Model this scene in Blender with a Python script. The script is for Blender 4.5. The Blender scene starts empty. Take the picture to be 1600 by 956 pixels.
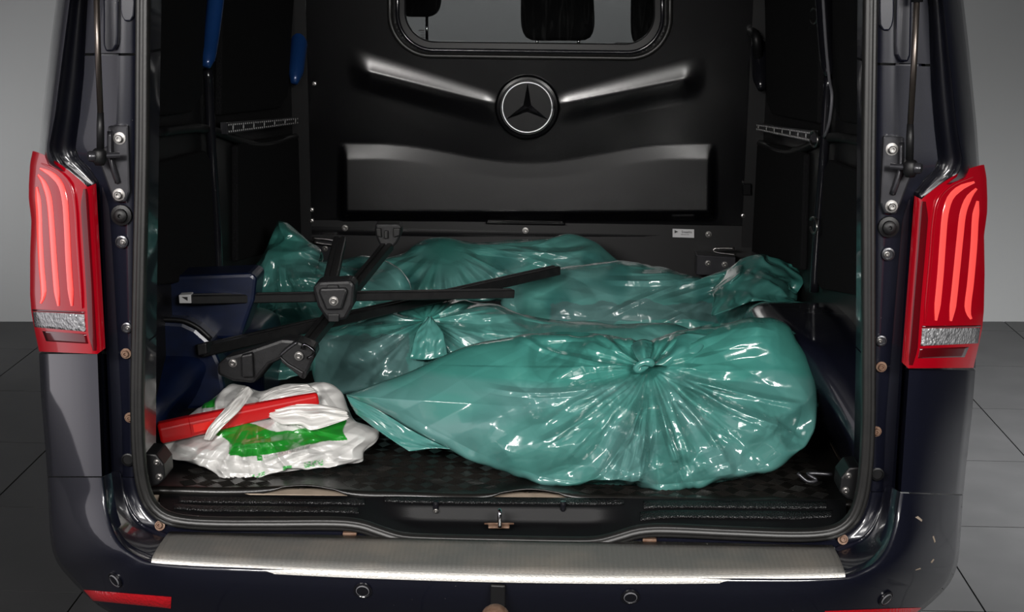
import bpy, bmesh, math, random
import numpy as np
from mathutils import Vector, Matrix
random.seed(7)
SC = bpy.context.scene
COL = SC.collection
# ------------------------------------------------------------------ camera
F = 2590.0
YAW, PITCH, ROLL = math.radians(1.55186), math.radians(12.2853), math.radians(0.62785)
O = np.array([0.11036, -3.3, 1.74])
_fw = np.array([-math.sin(YAW)*math.cos(PITCH), math.cos(YAW)*math.cos(PITCH), -math.sin(PITCH)])
_r0 = np.array([math.cos(YAW), math.sin(YAW), 0.0])
_u0 = np.cross(_r0, _fw)
_r = _r0*math.cos(ROLL)+_u0*math.sin(ROLL)
_u = -_r0*math.sin(ROLL)+_u0*math.cos(ROLL)
cam_d = bpy.data.cameras.new('camera')
cam_d.sensor_width = 36.0
cam_d.sensor_fit = 'HORIZONTAL'
cam_d.lens = F/1600*36.0
cam_d.clip_end = 100
cam = bpy.data.objects.new('camera', cam_d)
M = Matrix(((_r[0], _u[0], -_fw[0], O[0]), (_r[1], _u[1], -_fw[1], O[1]), (_r[2], _u[2], -_fw[2], O[2]), (0, 0, 0, 1)))
cam.matrix_world = M
COL.objects.link(cam)
SC.camera = cam
# ------------------------------------------------------------------ world, lights, exposure
W = bpy.data.worlds.new('studio_world')
SC.world = W
W.use_nodes = True
W.node_tree.nodes['Background'].inputs[0].default_value = (0.8, 0.85, 1.0, 1)
W.node_tree.nodes['Background'].inputs[1].default_value = 0.012
SC.view_settings.view_transform = 'Standard'
SC.view_settings.look = 'None'
SC.view_settings.exposure = 0.0
SC.view_settings.gamma = 1.0
SC.view_settings.use_curve_mapping = False


def area(name, loc, target, sx, sy, power, color=(1, 1, 1), spread=180):
    l = bpy.data.lights.new(name, 'AREA')
    l.shape = 'RECTANGLE'
    l.size, l.size_y = sx, sy
    l.energy = power
    l.color = color
    l.spread = math.radians(spread)
    o = bpy.data.objects.new(name, l)
    o.location = loc
    o.rotation_euler = (Vector(target)-Vector(loc)).to_track_quat('-Z', 'Y').to_euler()
    COL.objects.link(o)
    return o


area('softbox_key_left', (-1.15, -3.5, 2.3), (-0.2, 1.0, 0.75), 1.5, 0.45, 18.5, (1, 0.97, 0.94), 50)
area('softbox_key_right', (1.35, -3.5, 2.3), (0.25, 1.0, 0.75), 1.5, 0.45, 15.5, (1, 0.98, 0.95), 50)
area('added_side_light_left', (-3.3, -1.7, 1.25), (0.0, -1.3, 1.15), 7.6, 2.8, 50, (1.0, 0.95, 1.0), 170)  # unseen light added for the grey reflection on the left paintwork
area('background_lamp_left', (-3.3, 2.7, 0.55), (-2.3, 4.3, 0.85), 0.8, 0.5, 6.3, (1, 1, 1), 100)
area('background_lamp_right', (3.4, 2.9, 0.65), (2.3, 4.5, 0.7), 0.8, 0.5, 3.4, (1, 1, 1), 130)
area('added_wall_light_centre', (0.0, 3.45, 2.5), (0.0, 4.35, 1.2), 1.6, 0.3, 22)  # unseen light added to brighten the wall behind the cab window
area('added_floor_light_right', (3.0, 1.2, 3.4), (2.3, 2.0, 0.0), 1.2, 1.2, 122, (1, 1, 1), 75)  # unseen light added to brighten the floor on the right

# ------------------------------------------------------------------ helpers
def ray(px, py):
    return _fw*F+_r*(px-800)-_u*(py-478)


def P(px, py, Y):
    d = ray(px, py)
    return O+d*((Y-O[1])/d[1])


def PX(px, py, X):
    d = ray(px, py)
    return O+d*((X-O[0])/d[0])


def PZ(px, py, z):
    d = ray(px, py)
    return O+d*((z-O[2])/d[2])


def cr(pts, n):
    """resample a polyline smoothly (Catmull-Rom, centripetal-free) to n points"""
    a = np.array(pts, float)
    d = np.r_[0, np.cumsum(np.linalg.norm(np.diff(a[:, :3], axis=0), axis=1)+1e-9)]
    t = np.linspace(0, d[-1], n)
    i = np.clip(np.searchsorted(d, t, side='right')-1, 0, len(a)-2)
    h = d[i+1]-d[i]
    s = ((t-d[i])/h)[:, None]
    m = np.zeros_like(a)
    m[1:-1] = (a[2:]-a[:-2])/(d[2:]-d[:-2])[:, None]
    m[0] = (a[1]-a[0])/(d[1]-d[0])
    m[-1] = (a[-1]-a[-2])/(d[-1]-d[-2])
    h = h[:, None]
    return (2*s**3-3*s**2+1)*a[i]+(s**3-2*s**2+s)*h*m[i]+(-2*s**3+3*s**2)*a[i+1]+(s**3-s**2)*h*m[i+1]


def tag(o, label=None, cat=None, group=None, kind=None):
    if label: o['label'] = label
    if cat: o['category'] = cat
    if group: o['group'] = group
    if kind: o['kind'] = kind
    return o


def link(name, me, mat, parent=None, smooth=True):
    if mat is not None:
        me.materials.append(mat)
    if smooth:
        me.polygons.foreach_set('use_smooth', [True]*len(me.polygons))
    o = bpy.data.objects.new(name, me)
    COL.objects.link(o)
    if parent is not None:
        o.parent = parent
        if parent.type == 'EMPTY':
            o.matrix_parent_inverse = Matrix.Translation(-parent.location)
    return o


def mesh(name, verts, faces, mat, parent=None, smooth=True, sharp=None):
    me = bpy.data.meshes.new(name)
    me.from_pydata([tuple(map(float, v)) for v in verts], [], [tuple(map(int, f)) for f in faces])
    me.validate()
    bm = bmesh.new(); bm.from_mesh(me)
    bmesh.ops.recalc_face_normals(bm, faces=bm.faces)
    if sharp:
        for e in bm.edges:
            if len(e.link_faces) == 2 and e.calc_face_angle(0) > sharp:
                e.smooth = False
    bm.to_mesh(me); bm.free()
    return link(name, me, mat, parent, smooth)


def grid_faces(nr, nc, closed=False, off=0):
    f = []
    for i in range(nr-1):
        for j in range(nc if closed else nc-1):
            a = i*nc+j; b = i*nc+(j+1) % nc
            f.append((off+a, off+b, off+b+nc, off+a+nc))
    return f


def loft(name, rows, mat, parent=None, closed=False, smooth=True, sharp=None, caps=False):
    nr, nc = len(rows), len(rows[0])
    v = [p for r in rows for p in r]
    f = grid_faces(nr, nc, closed)
    if caps:
        f.append(tuple(range(nc))); f.append(tuple(range((nr-1)*nc, nr*nc)))
    return mesh(name, v, f, mat, parent, smooth, sharp)


def thicken(o, t, offset=1.0):
    m = o.modifiers.new('thickness', 'SOLIDIFY'); m.thickness = t; m.offset = offset
    return o


def bevel(o, w, seg=2):
    m = o.modifiers.new('rounding', 'BEVEL'); m.width = w; m.segments = seg; m.limit_method = 'ANGLE'; m.angle_limit = math.radians(35)
    return o


def prism(name, poly, vec, mat, parent=None, bev=0.0, smooth=False):
    """polygon (list of 3-D points) extruded along vec"""
    n = len(poly); vec = np.array(vec, float)
    v = [np.array(p) for p in poly]+[np.array(p)+vec for p in poly]
    f = [tuple(range(n)), tuple(range(2*n-1, n-1, -1))]+[(i, (i+1) % n, n+(i+1) % n, n+i) for i in range(n)]
    o = mesh(name, v, f, mat, parent, smooth)
    if bev: bevel(o, bev)
    return o


def box(name, lo, hi, mat, parent=None, bev=0.0):
    x0, y0, z0 = lo; x1, y1, z1 = hi
    return prism(name, [(x0, y0, z0), (x1, y0, z0), (x1, y0, z1), (x0, y0, z1)], (0, y1-y0, 0), mat, parent, bev)


def frame_of(d, up=(0, 0, 1)):
    d = np.array(d, float); d /= np.linalg.norm(d)
    up = np.array(up, float)
    if abs(d@up) > 0.97: up = np.array([0, 1.0, 0])
    s = np.cross(d, up); s /= np.linalg.norm(s)
    return d, s, np.cross(s, d)


def tube_data(path, r, n=10, prof=None, up=None):
    path = np.array(path, float)
    t = np.gradient(path, axis=0); t /= np.linalg.norm(t, axis=1)[:, None]
    rows = []
    rr = np.broadcast_to(np.array(r, float), (len(path),))
    prev = None
    for i, (p, d) in enumerate(zip(path, t)):
        if up is not None:
            b = np.array(up, float); s = np.cross(d, b); s /= np.linalg.norm(s); b = np.cross(s, d)
        else:
            if prev is None:
                _, s, b = frame_of(d)
            else:
                s = prev-d*(prev@d); s /= np.linalg.norm(s); b = np.cross(s, d)
            prev = s
        if prof is None:
            rows.append([p+rr[i]*(math.cos(a)*s+math.sin(a)*b) for a in np.linspace(0, 2*math.pi, n, endpoint=False)])
        else:
            rows.append([p+rr[i]*(q[0]*s+q[1]*b) for q in prof])
    return rows


def tube(name, path, r, mat, parent=None, n=10, prof=None, up=None, smooth=True, sharp=None):
    return loft(name, tube_data(path, r, n, prof, up), mat, parent, closed=True, smooth=smooth, sharp=sharp, caps=True)


def lathe(name, c, axis, prof, mat, parent=None, n=24, sharp=0.6):
    """prof: list of (radius, height along axis)"""
    c = np.array(c, float); d, s, b = frame_of(axis)
    rows = [[c+d*h+r*(math.cos(a)*s+math.sin(a)*b) for a in np.linspace(0, 2*math.pi, n, endpoint=False)] for r, h in prof]
    return loft(name, rows, mat, parent, closed=True, sharp=sharp, caps=True)


def mirror(o, name=None, parent='same'):
    """copy of an object mirrored across the van's centre plane"""
    me = o.data.copy()
    a = np.empty(len(me.vertices)*3); me.vertices.foreach_get('co', a)
    a = a.reshape(-1, 3); a[:, 0] *= -1
    me.vertices.foreach_set('co', a.ravel()); me.flip_normals()
    c = o.copy(); c.data = me; COL.objects.link(c)
    if parent != 'same': c.parent = parent; c.matrix_parent_inverse = Matrix.Identity(4)
    return c


def mirror_tree(o):
    c = mirror(o)
    for ch in [x for x in COL.objects if x.parent == o]:
        mirror(ch, parent=c)
    return c


def rebase(o, base=None):
    """put the origin of a top-level mesh at the middle of its base"""
    me = o.data
    a = np.empty(len(me.vertices)*3); me.vertices.foreach_get('co', a); a = a.reshape(-1, 3)
    c = np.array([a[:, 0].mean(), a[:, 1].mean(), a[:, 2].min()]) if base is None else np.array(base)
    a -= c
    me.vertices.foreach_set('co', a.ravel()); me.update()
    o.location = c
    return o


def adopt(ch, parent):
    """child built in world coordinates under a rebased mesh parent"""
    ch.parent = parent
    ch.matrix_parent_inverse = Matrix.Translation(-Vector(parent.location))
    return ch


# value noise in numpy
_rng = np.random.RandomState(3)
_perm = _rng.rand(256, 256)


def vnoise(x, y):
    xi = np.floor(x).astype(int); yi = np.floor(y).astype(int)
    fx = x-xi; fy = y-yi
    fx = fx*fx*(3-2*fx); fy = fy*fy*(3-2*fy)
    g = lambda i, j: _perm[i & 255, j & 255]
    return (g(xi, yi)*(1-fx)*(1-fy)+g(xi+1, yi)*fx*(1-fy)+g(xi, yi+1)*(1-fx)*fy+g(xi+1, yi+1)*fx*fy)*2-1


def tri(x):
    return 2*np.abs(2*(x-np.floor(x+0.5)))-1


def crumple(x, y, seed=0, n=7, f0=1.0):
    """piecewise flat facets with sharp creases, like creased film"""
    rg = np.random.RandomState(seed)
    out = np.zeros_like(x)
    for i in range(n):
        a = rg.rand()*math.pi*2; f = f0*(0.6+1.5*rg.rand()); ph = rg.rand()*7
        wx = 0.22*vnoise(x*f0*0.9+ph*3+i*17, y*f0*0.9+i*5.3); 
        k = tri((x*math.cos(a)+y*math.sin(a))*f*0.5+wx+ph)
        env = 0.5+0.5*vnoise(x*f0*0.6+i*9.1+seed, y*f0*0.6-i*4.7)
        out += k*np.clip(env, 0, 1)/f*f0
    return out/n*2.2


# ------------------------------------------------------------------ materials
MATS = {}


def mat(name, base, rough=0.5, metal=0.0, coat=0.0, coat_rough=0.05, spec=0.5, bump=None, var=None, emit=None, sheen=0.0, trans=0.0):
    m = bpy.data.materials.new(name); m.use_nodes = True
    nt = m.node_tree; b = nt.nodes['Principled BSDF']
    b.inputs['Base Color'].default_value = (*base, 1)
    b.inputs['Roughness'].default_value = rough
    b.inputs['Metallic'].default_value = metal
    b.inputs['Specular IOR Level'].default_value = spec
    b.inputs['Coat Weight'].default_value = coat
    b.inputs['Coat Roughness'].default_value = coat_rough
    if trans: b.inputs['Transmission Weight'].default_value = trans
    if emit:
        b.inputs['Emission Color'].default_value = (*emit[0], 1)
        b.inputs['Emission Strength'].default_value = emit[1]
    tc = nt.nodes.new('ShaderNodeTexCoord')
    if var:   # (scale, amount, second colour)
        n = nt.nodes.new('ShaderNodeTexNoise'); n.inputs['Scale'].default_value = var[0]; n.inputs['Detail'].default_value = 5
        nt.links.new(tc.outputs['Object'], n.inputs['Vector'])
        rp = nt.nodes.new('ShaderNodeValToRGB')
        rp.color_ramp.elements[0].position = 0.5-var[1]; rp.color_ramp.elements[1].position = 0.5+var[1]
        rp.color_ramp.elements[0].color = (*base, 1); rp.color_ramp.elements[1].color = (*var[2], 1)
        nt.links.new(n.outputs['Fac'], rp.inputs['Fac'])
        nt.links.new(rp.outputs['Color'], b.inputs['Base Color'])
    if bump:  # (kind, scale, strength, distance)
        bp = nt.nodes.new('ShaderNodeBump'); bp.inputs['Strength'].default_value = bump[2]; bp.inputs['Distance'].default_value = bump[3]
        if bump[0] == 'noise':
            n = nt.nodes.new('ShaderNodeTexNoise'); n.inputs['Scale'].default_value = bump[1]; n.inputs['Detail'].default_value = 3
            out = n.outputs['Fac']
        else:
            n = nt.nodes.new('ShaderNodeTexVoronoi'); n.inputs['Scale'].default_value = bump[1]
            out = n.outputs['Distance']
        nt.links.new(tc.outputs['Object'], n.inputs['Vector'])
        nt.links.new(out, bp.inputs['Height'])
        nt.links.new(bp.outputs['Normal'], b.inputs['Normal'])
        if coat and False: pass
    MATS[name] = m
    return m


def paint_mat():
    m = mat('navy_paint', (0.003, 0.004, 0.012), 0.34, 0.15, 1.0, 0.06)
    nt = m.node_tree; b = nt.nodes['Principled BSDF']
    tc = nt.nodes.new('ShaderNodeTexCoord')
    v = nt.nodes.new('ShaderNodeTexVoronoi'); v.inputs['Scale'].default_value = 900
    nt.links.new(tc.outputs['Object'], v.inputs['Vector'])
    rp = nt.nodes.new('ShaderNodeValToRGB')
    rp.color_ramp.elements[0].color = (0.003, 0.0033, 0.007, 1); rp.color_ramp.elements[1].color = (0.006, 0.007, 0.016, 1)
    nt.links.new(v.outputs['Color'], rp.inputs['Fac'])
    d = nt.nodes.new('ShaderNodeTexVoronoi'); d.inputs['Scale'].default_value = 34
    nt.links.new(tc.outputs['Object'], d.inputs['Vector'])
    lt = nt.nodes.new('ShaderNodeMath'); lt.operation = 'LESS_THAN'; lt.inputs[1].default_value = 0.022
    nt.links.new(d.outputs['Distance'], lt.inputs[0])
    mx = nt.nodes.new('ShaderNodeMixRGB'); mx.inputs[2].default_value = (0.20, 0.19, 0.19, 1)
    nt.links.new(lt.outputs[0], mx.inputs[0]); nt.links.new(rp.outputs['Color'], mx.inputs[1])
    nt.links.new(mx.outputs[0], b.inputs['Base Color'])
    return m


PAINT = paint_mat()
PAINTLIT = mat('lit_navy_inner_paint', (0.0015, 0.006, 0.028), 0.35, 0.1, 0.25, 0.2, var=(30, 0.3, (0.001, 0.003, 0.012)), bump=('noise', 60, 0.03, 0.002))  # navy paint made bluer: light on the left arch put into the colour
BLACKPL = mat('black_plastic', (0.0040, 0.0040, 0.0045), 0.46, spec=0.28, bump=('noise', 500, 0.25, 0.0006))
BLACKGLOSS = mat('black_gloss_plastic', (0.006, 0.006, 0.008), 0.2, coat=0.3)
BULK = mat('bulkhead_plastic', (0.0010, 0.0010, 0.0014), 0.22, spec=0.5, var=(9, 0.3, (0.002, 0.002, 0.0026)), bump=('noise', 330, 0.03, 0.0006))
RUBBER = mat('seal_rubber', (0.006, 0.006, 0.006), 0.42, bump=('noise', 200, 0.2, 0.0006), var=(40, 0.25, (0.011, 0.0105, 0.01)))
FELT = mat('felt_lining', (0.0025, 0.0025, 0.003), 0.95, spec=0.1, bump=('noise', 420, 0.8, 0.002), var=(300, 0.2, (0.008, 0.008, 0.0085)))
STEEL = mat('bolt_steel', (0.42, 0.41, 0.40), 0.32, 1.0, var=(120, 0.3, (0.25, 0.24, 0.23)))
RUST = mat('rusty_steel', (0.10, 0.045, 0.025), 0.6, 0.4, var=(90, 0.2, (0.20, 0.13, 0.09)), bump=('noise', 150, 0.4, 0.001))
DARKSTEEL = mat('dark_bracket_steel', (0.02, 0.02, 0.024), 0.34, 0.5, coat=0.4, coat_rough=0.15, var=(25, 0.3, (0.04, 0.04, 0.045)))
RODM = mat('strut_rod_steel', (0.10, 0.085, 0.075), 0.3, 0.9)
CHROME = mat('chrome', (0.75, 0.76, 0.78), 0.12, 1.0)
REDLENS = mat('red_lens', (0.16, 0.001, 0.004), 0.2, coat=0.6, coat_rough=0.03, bump=('noise', 30, 0.02, 0.002), emit=((0.75, 0.0, 0.015), 0.20))
REDDARK = mat('dark_red_lens', (0.07, 0.002, 0.004), 0.1, coat=1.0, coat_rough=0.03)
REDGLOW = mat('lit_led_strip', (0.15, 0.01, 0.01), 0.2, coat=1.0, emit=((1.0, 0.09, 0.075), 1.15))
CLEAR = mat('clear_lens', (0.10, 0.10, 0.105), 0.12, coat=1.0, bump=('voronoi', 150, 0.9, 0.006), var=(80, 0.25, (0.35, 0.35, 0.36)))
REFLECT = mat('red_reflector', (0.30, 0.004, 0.008), 0.15, coat=1.0, bump=('voronoi', 140, 0.5, 0.003), emit=((1, 0.02, 0.03), 0.10))
SILLTREAD = mat('sill_tread_plastic', (0.005, 0.005, 0.0055), 0.36, bump=('voronoi', 260, 0.9, 0.003))
ROOFBAR = mat('roof_bar_steel', (0.003, 0.003, 0.0035), 0.45, spec=0.28, var=(60, 0.25, (0.007, 0.007, 0.007)))
FOOTPL = mat('foot_black_plastic', (0.004, 0.004, 0.0045), 0.42, spec=0.28, bump=('noise', 260, 0.3, 0.001), var=(70, 0.25, (0.010, 0.010, 0.011)))
WHITELAB = mat('grey_end_cap', (0.42, 0.42, 0.42), 0.5)
LABEL = mat('label_white', (0.45, 0.45, 0.46), 0.5)
INK = mat('black_ink', (0.01, 0.01, 0.01), 0.6)
REDPL = mat('red_plastic', (0.33, 0.003, 0.004), 0.28, coat=0.3)
REDPL2 = mat('bright_red_reflector_plastic', (0.55, 0.012, 0.008), 0.25, coat=0.6)
PLY = mat('plywood_edge', (0.40, 0.32, 0.25), 0.7, var=(20, 0.3, (0.25, 0.2, 0.15)))
MATFLOOR = mat('rubber_floor_mat', (0.0025, 0.0024, 0.0022), 0.36, var=(14, 0.22, (0.007, 0.006, 0.005)), bump=('noise', 180, 0.2, 0.001))
SEATF = mat('seat_fabric', (0.010, 0.010, 0.011), 0.8, bump=('noise', 300, 0.4, 0.001))
WALLM = mat('studio_wall_paint', (0.34, 0.345, 0.345), 0.75, var=(3, 0.4, (0.33, 0.335, 0.335)))
TILE = mat('grey_floor_tile', (0.026, 0.0265, 0.0272), 0.55, var=(5, 0.35, (0.042, 0.042, 0.043)), bump=('noise', 12, 0.08, 0.004))
GROUT = mat('tile_grout', (0.03, 0.03, 0.03), 0.8)
CABLE = mat('grey_cable', (0.10, 0.10, 0.11), 0.5)
ALU = mat('step_plate_edge_steel', (0.70, 0.68, 0.64), 0.5, 0.4, bump=('noise', 220, 0.9, 0.002))


def steel_plate_mat():
    m = mat('ribbed_steel_plate', (0.20, 0.195, 0.18), 0.6, 0.4)
    nt = m.node_tree; b = nt.nodes['Principled BSDF']
    tc = nt.nodes.new('ShaderNodeTexCoord')
    w = nt.nodes.new('ShaderNodeTexWave'); w.bands_direction = 'X'; w.inputs['Scale'].default_value = 32
    w2 = nt.nodes.new('ShaderNodeTexWave'); w2.bands_direction = 'Y'; w2.inputs['Scale'].default_value = 75
    nt.links.new(tc.outputs['Object'], w.inputs['Vector']); nt.links.new(tc.outputs['Object'], w2.inputs['Vector'])
    mx = nt.nodes.new('ShaderNodeMath'); mx.operation = 'MULTIPLY'
    nt.links.new(w.outputs['Fac'], mx.inputs[0]); nt.links.new(w2.outputs['Fac'], mx.inputs[1])
    bp = nt.nodes.new('ShaderNodeBump'); bp.inputs['Strength'].default_value = 0.5; bp.inputs['Distance'].default_value = 0.002
    nt.links.new(mx.outputs[0], bp.inputs['Height']); nt.links.new(bp.outputs['Normal'], b.inputs['Normal'])
    # dry dust along the plate
    n = nt.nodes.new('ShaderNodeTexNoise'); n.inputs['Scale'].default_value = 6; n.inputs['Detail'].default_value = 8
    nt.links.new(tc.outputs['Object'], n.inputs['Vector'])
    rp = nt.nodes.new('ShaderNodeValToRGB')
    rp.color_ramp.elements[0].position = 0.45; rp.color_ramp.elements[0].color = (0.16, 0.158, 0.148, 1)
    rp.color_ramp.elements[1].position = 0.75; rp.color_ramp.elements[1].color = (0.24, 0.215, 0.185, 1)
    nt.links.new(n.outputs['Fac'], rp.inputs['Fac']); nt.links.new(rp.outputs['Color'], b.inputs['Base Color'])
    return m


PLATE = steel_plate_mat()


def film_mat(name, col, col2, rough=0.2, trans=0.25, bumpd=0.004):
    """thin plastic film: glossy, lets some light through, fine crinkles"""
    m = bpy.data.materials.new(name); m.use_nodes = True
    nt = m.node_tree; b = nt.nodes['Principled BSDF']; out = nt.nodes['Material Output']
    tc = nt.nodes.new('ShaderNodeTexCoord')
    n = nt.nodes.new('ShaderNodeTexNoise'); n.inputs['Scale'].default_value = 5; n.inputs['Detail'].default_value = 4
    n.inputs['Distortion'].default_value = 1.2
    nt.links.new(tc.outputs['Object'], n.inputs['Vector'])
    rp = nt.nodes.new('ShaderNodeValToRGB')
    rp.color_ramp.elements[0].position = 0.35; rp.color_ramp.elements[0].color = (*col, 1)
    rp.color_ramp.elements[1].position = 0.65; rp.color_ramp.elements[1].color = (*col2, 1)
    nt.links.new(n.outputs['Fac'], rp.inputs['Fac'])
    nt.links.new(rp.outputs['Color'], b.inputs['Base Color'])
    b.inputs['Roughness'].default_value = rough
    b.inputs['Specular IOR Level'].default_value = 0.7
    b.inputs['Coat Weight'].default_value = 1.0; b.inputs['Coat Roughness'].default_value = 0.12
    # fine crinkles
    n2 = nt.nodes.new('ShaderNodeTexNoise'); n2.inputs['Scale'].default_value = 45; n2.inputs['Detail'].default_value = 2; n2.inputs['Distortion'].default_value = 0.6
    mp = nt.nodes.new('ShaderNodeMapping'); mp.inputs['Scale'].default_value = (1.0, 1.0, 0.45)
    nt.links.new(tc.outputs['Object'], mp.inputs['Vector']); nt.links.new(mp.outputs['Vector'], n2.inputs['Vector'])
    bp = nt.nodes.new('ShaderNodeBump'); bp.inputs['Strength'].default_value = 0.10; bp.inputs['Distance'].default_value = bumpd
    nt.links.new(n2.outputs['Fac'], bp.inputs['Height'])
    nt.links.new(bp.outputs['Normal'], b.inputs['Normal']); nt.links.new(bp.outputs['Normal'], b.inputs['Coat Normal'])
    tr = nt.nodes.new('ShaderNodeBsdfTranslucent'); nt.links.new(rp.outputs['Color'], tr.inputs['Color'])
    mx = nt.nodes.new('ShaderNodeMixShader'); mx.inputs[0].default_value = trans
    nt.links.new(b.outputs[0], mx.inputs[1]); nt.links.new(tr.outputs[0], mx.inputs[2]); nt.links.new(mx.outputs[0], out.inputs['Surface'])
    MATS[name] = m
    return m


FILMP = film_mat('teal_sack_film', (0.05, 0.235, 0.195), (0.085, 0.30, 0.25), 0.2)
FILM = film_mat('teal_bag_film', (0.042, 0.195, 0.168), (0.070, 0.22, 0.198), 0.2)


def attr_colour(m):
    nt = m.node_tree
    at = nt.nodes.new('ShaderNodeAttribute'); at.attribute_name = 'print'
    nt.links.new(at.outputs['Color'], nt.nodes['Principled BSDF'].inputs['Base Color'])
    for n in nt.nodes:
        if n.type == 'BSDF_TRANSLUCENT': nt.links.new(at.outputs['Color'], n.inputs['Color'])


attr_colour(FILMP)


def print_film():
    m = film_mat('printed_white_film', (0.62, 0.61, 0.60), (0.7, 0.69, 0.68), 0.33, 0.05, 0.003)
    nt = m.node_tree; b = nt.nodes['Principled BSDF']
    at = nt.nodes.new('ShaderNodeAttribute'); at.attribute_name = 'print'
    nt.links.new(at.outputs['Color'], b.inputs['Base Color'])
    for n in nt.nodes:
        if n.type == 'BSDF_TRANSLUCENT': nt.links.new(at.outputs['Color'], n.inputs['Color'])
    return m


WFILM = print_film()
WFILM2 = film_mat('white_bag_film', (0.48, 0.47, 0.45), (0.54, 0.53, 0.51), 0.36, 0.05, 0.003)


def glass_mat():
    m = bpy.data.materials.new('tinted_glass'); m.use_nodes = True
    nt = m.node_tree; out = nt.nodes['Material Output']; nt.nodes.remove(nt.nodes['Principled BSDF'])
    t = nt.nodes.new('ShaderNodeBsdfTransparent'); t.inputs['Color'].default_value = (0.6, 0.61, 0.61, 1)
    g = nt.nodes.new('ShaderNodeBsdfGlossy'); g.inputs['Roughness'].default_value = 0.05
    d = nt.nodes.new('ShaderNodeBsdfDiffuse'); d.inputs['Color'].default_value = (0.5, 0.5, 0.5, 1)
    fr = nt.nodes.new('ShaderNodeFresnel')
    m1 = nt.nodes.new('ShaderNodeMixShader'); nt.links.new(fr.outputs[0], m1.inputs[0]); nt.links.new(t.outputs[0], m1.inputs[1]); nt.links.new(g.outputs[0], m1.inputs[2])
    # wiping smears on the glass
    tc = nt.nodes.new('ShaderNodeTexCoord'); w = nt.nodes.new('ShaderNodeTexNoise'); w.inputs['Scale'].default_value = 9; w.inputs['Distortion'].default_value = 3
    mp = nt.nodes.new('ShaderNodeMapping'); mp.inputs['Scale'].default_value = (3.0, 1, 0.5); nt.links.new(tc.outputs['Object'], mp.inputs['Vector']); nt.links.new(mp.outputs[0], w.inputs['Vector'])
    rp = nt.nodes.new('ShaderNodeValToRGB'); rp.color_ramp.elements[0].position = 0.55; rp.color_ramp.elements[1].position = 0.85
    rp.color_ramp.elements[1].color = (0.012, 0.012, 0.012, 1)
    nt.links.new(w.outputs['Fac'], rp.inputs['Fac'])
    m2 = nt.nodes.new('ShaderNodeMixShader'); nt.links.new(rp.outputs['Color'], m2.inputs[0]); nt.links.new(m1.outputs[0], m2.inputs[1]); nt.links.new(d.outputs[0], m2.inputs[2])
    nt.links.new(m2.outputs[0], out.inputs['Surface'])
    return m


GLASS = glass_mat()

# ------------------------------------------------------------------ the studio: wall and tiled floor
FLOORZ = 0.57
wl0, wl1 = np.array([-8.0, 3.735, 0]), np.array([8.0, 4.963, 0])
wd = (wl1-wl0)/np.linalg.norm(wl1-wl0); wn = np.array([-wd[1], wd[0], 0])
o = prism('wall_back', [wl0+[0, 0, -0.05], wl1+[0, 0, -0.05], wl1+[0, 0, 4.5], wl0+[0, 0, 4.5]], wn*0.12, WALLM)
tag(o, kind='structure')
floor = box('floor', (-8, -8, -0.08), (8, 5.2, -0.006), GROUT)
tag(floor, kind='structure')
TX, TY, G = 0.49, 0.68, 0.005
tme = None
for i in range(-8, 9):
    for j in range(-3, 7):
        x0 = 1.28+TX*i; y0 = 0.24+TY*j
        if abs(x0+TX/2) > 4.0 or y0 > 4.75: continue
        if tme is None:
            t = box('tile', (G/2, G/2, -0.006), (TX-G/2, TY-G/2, 0.0), TILE, floor); tme = t.data
        else:
            t = bpy.data.objects.new('tile', tme); COL.objects.link(t); t.parent = floor
        t.location = (x0, y0, 0)

# ------------------------------------------------------------------ the van
van = bpy.data.objects.new('van', None); COL.objects.link(van); van.location = (0, 1.5, 0)
tag(van, 'dark navy blue cargo van seen from behind with its tailgate open', 'van')


def I(tab, y):
    t = np.array(tab, float)
    return float(np.interp(y, t[:, 0], t[:, 1]))


S_ = [(-40, 94), (0, 88), (60, 80), (120, 73), (180, 66), (240, 61), (290, 59), (400, 58), (500, 60), (552, 61), (620, 64), (690, 70), (745, 74)]
EO = [(-40, 114), (0, 109), (100, 96), (180, 86), (232, 76), (255, 84), (272, 106), (293, 137), (400, 143), (552, 152), (745, 159)]
EI = [(-40, 141), (0, 137), (120, 131), (180, 125), (240, 117), (262, 140), (300, 165), (330, 171), (400, 176), (552, 185), (640, 190), (745, 192)]
FI = [(-40, 216), (0, 215), (200, 212), (552, 208), (745, 208)]


def flare(y):
    return 0.036*min(1, max(0, (y-552)/193))


def outer_rows(ys):
    rows = []
    for y in ys:
        s, e = I(S_, y), I(EO, y)
        r = [P(s, y, 0.16)+np.array([-0.004, 1.8, 0]), P(s, y, 0.55)*0.0+P(s, y, 0.16)+np.array([-0.006, 0.35, 0])]
        for t in np.linspace(0, 1, 9):
            Y = 0.16-0.20*(0.72*math.sin(t*math.pi/2)**0.8+0.28*t)-flare(y)
            r.append(P(s+(e-s)*t, y, Y))
        rows.append(r)
    return rows


def groove_rows(ys, dy=0.0):
    rows = []
    for y in ys:
        e, g = I(EO, y), I(EI, y)
        a, b = P(e, y, -0.04-flare(y)), P(g, y, 0.036)
        r = [a]
        for t, d in ((0.10, 0.035), (0.3, 0.075), (0.6, 0.085), (0.85, 0.08), (0.96, 0.065)):
            r.append(P(e+(g-e)*t, y, d))
        r.append(b)
        rows.append(r)
    return rows


def face_rows(ys):
    rows = []
    for y in ys:
        g, f = I(EI, y), I(FI, y)
        r = [P(g, y, 0.036)]
        for t in (0.06, 0.3, 0.6, 1.0):
            r.append(P(g+(f-g)*t, y, 0.036-0.018*t))
        p = r[-1]
        r.append(p+np.array([0.004, 0.03, 0])); r.append(p+np.array([0.01, 0.16, 0]))
        rows.append(r)
    return rows


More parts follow.
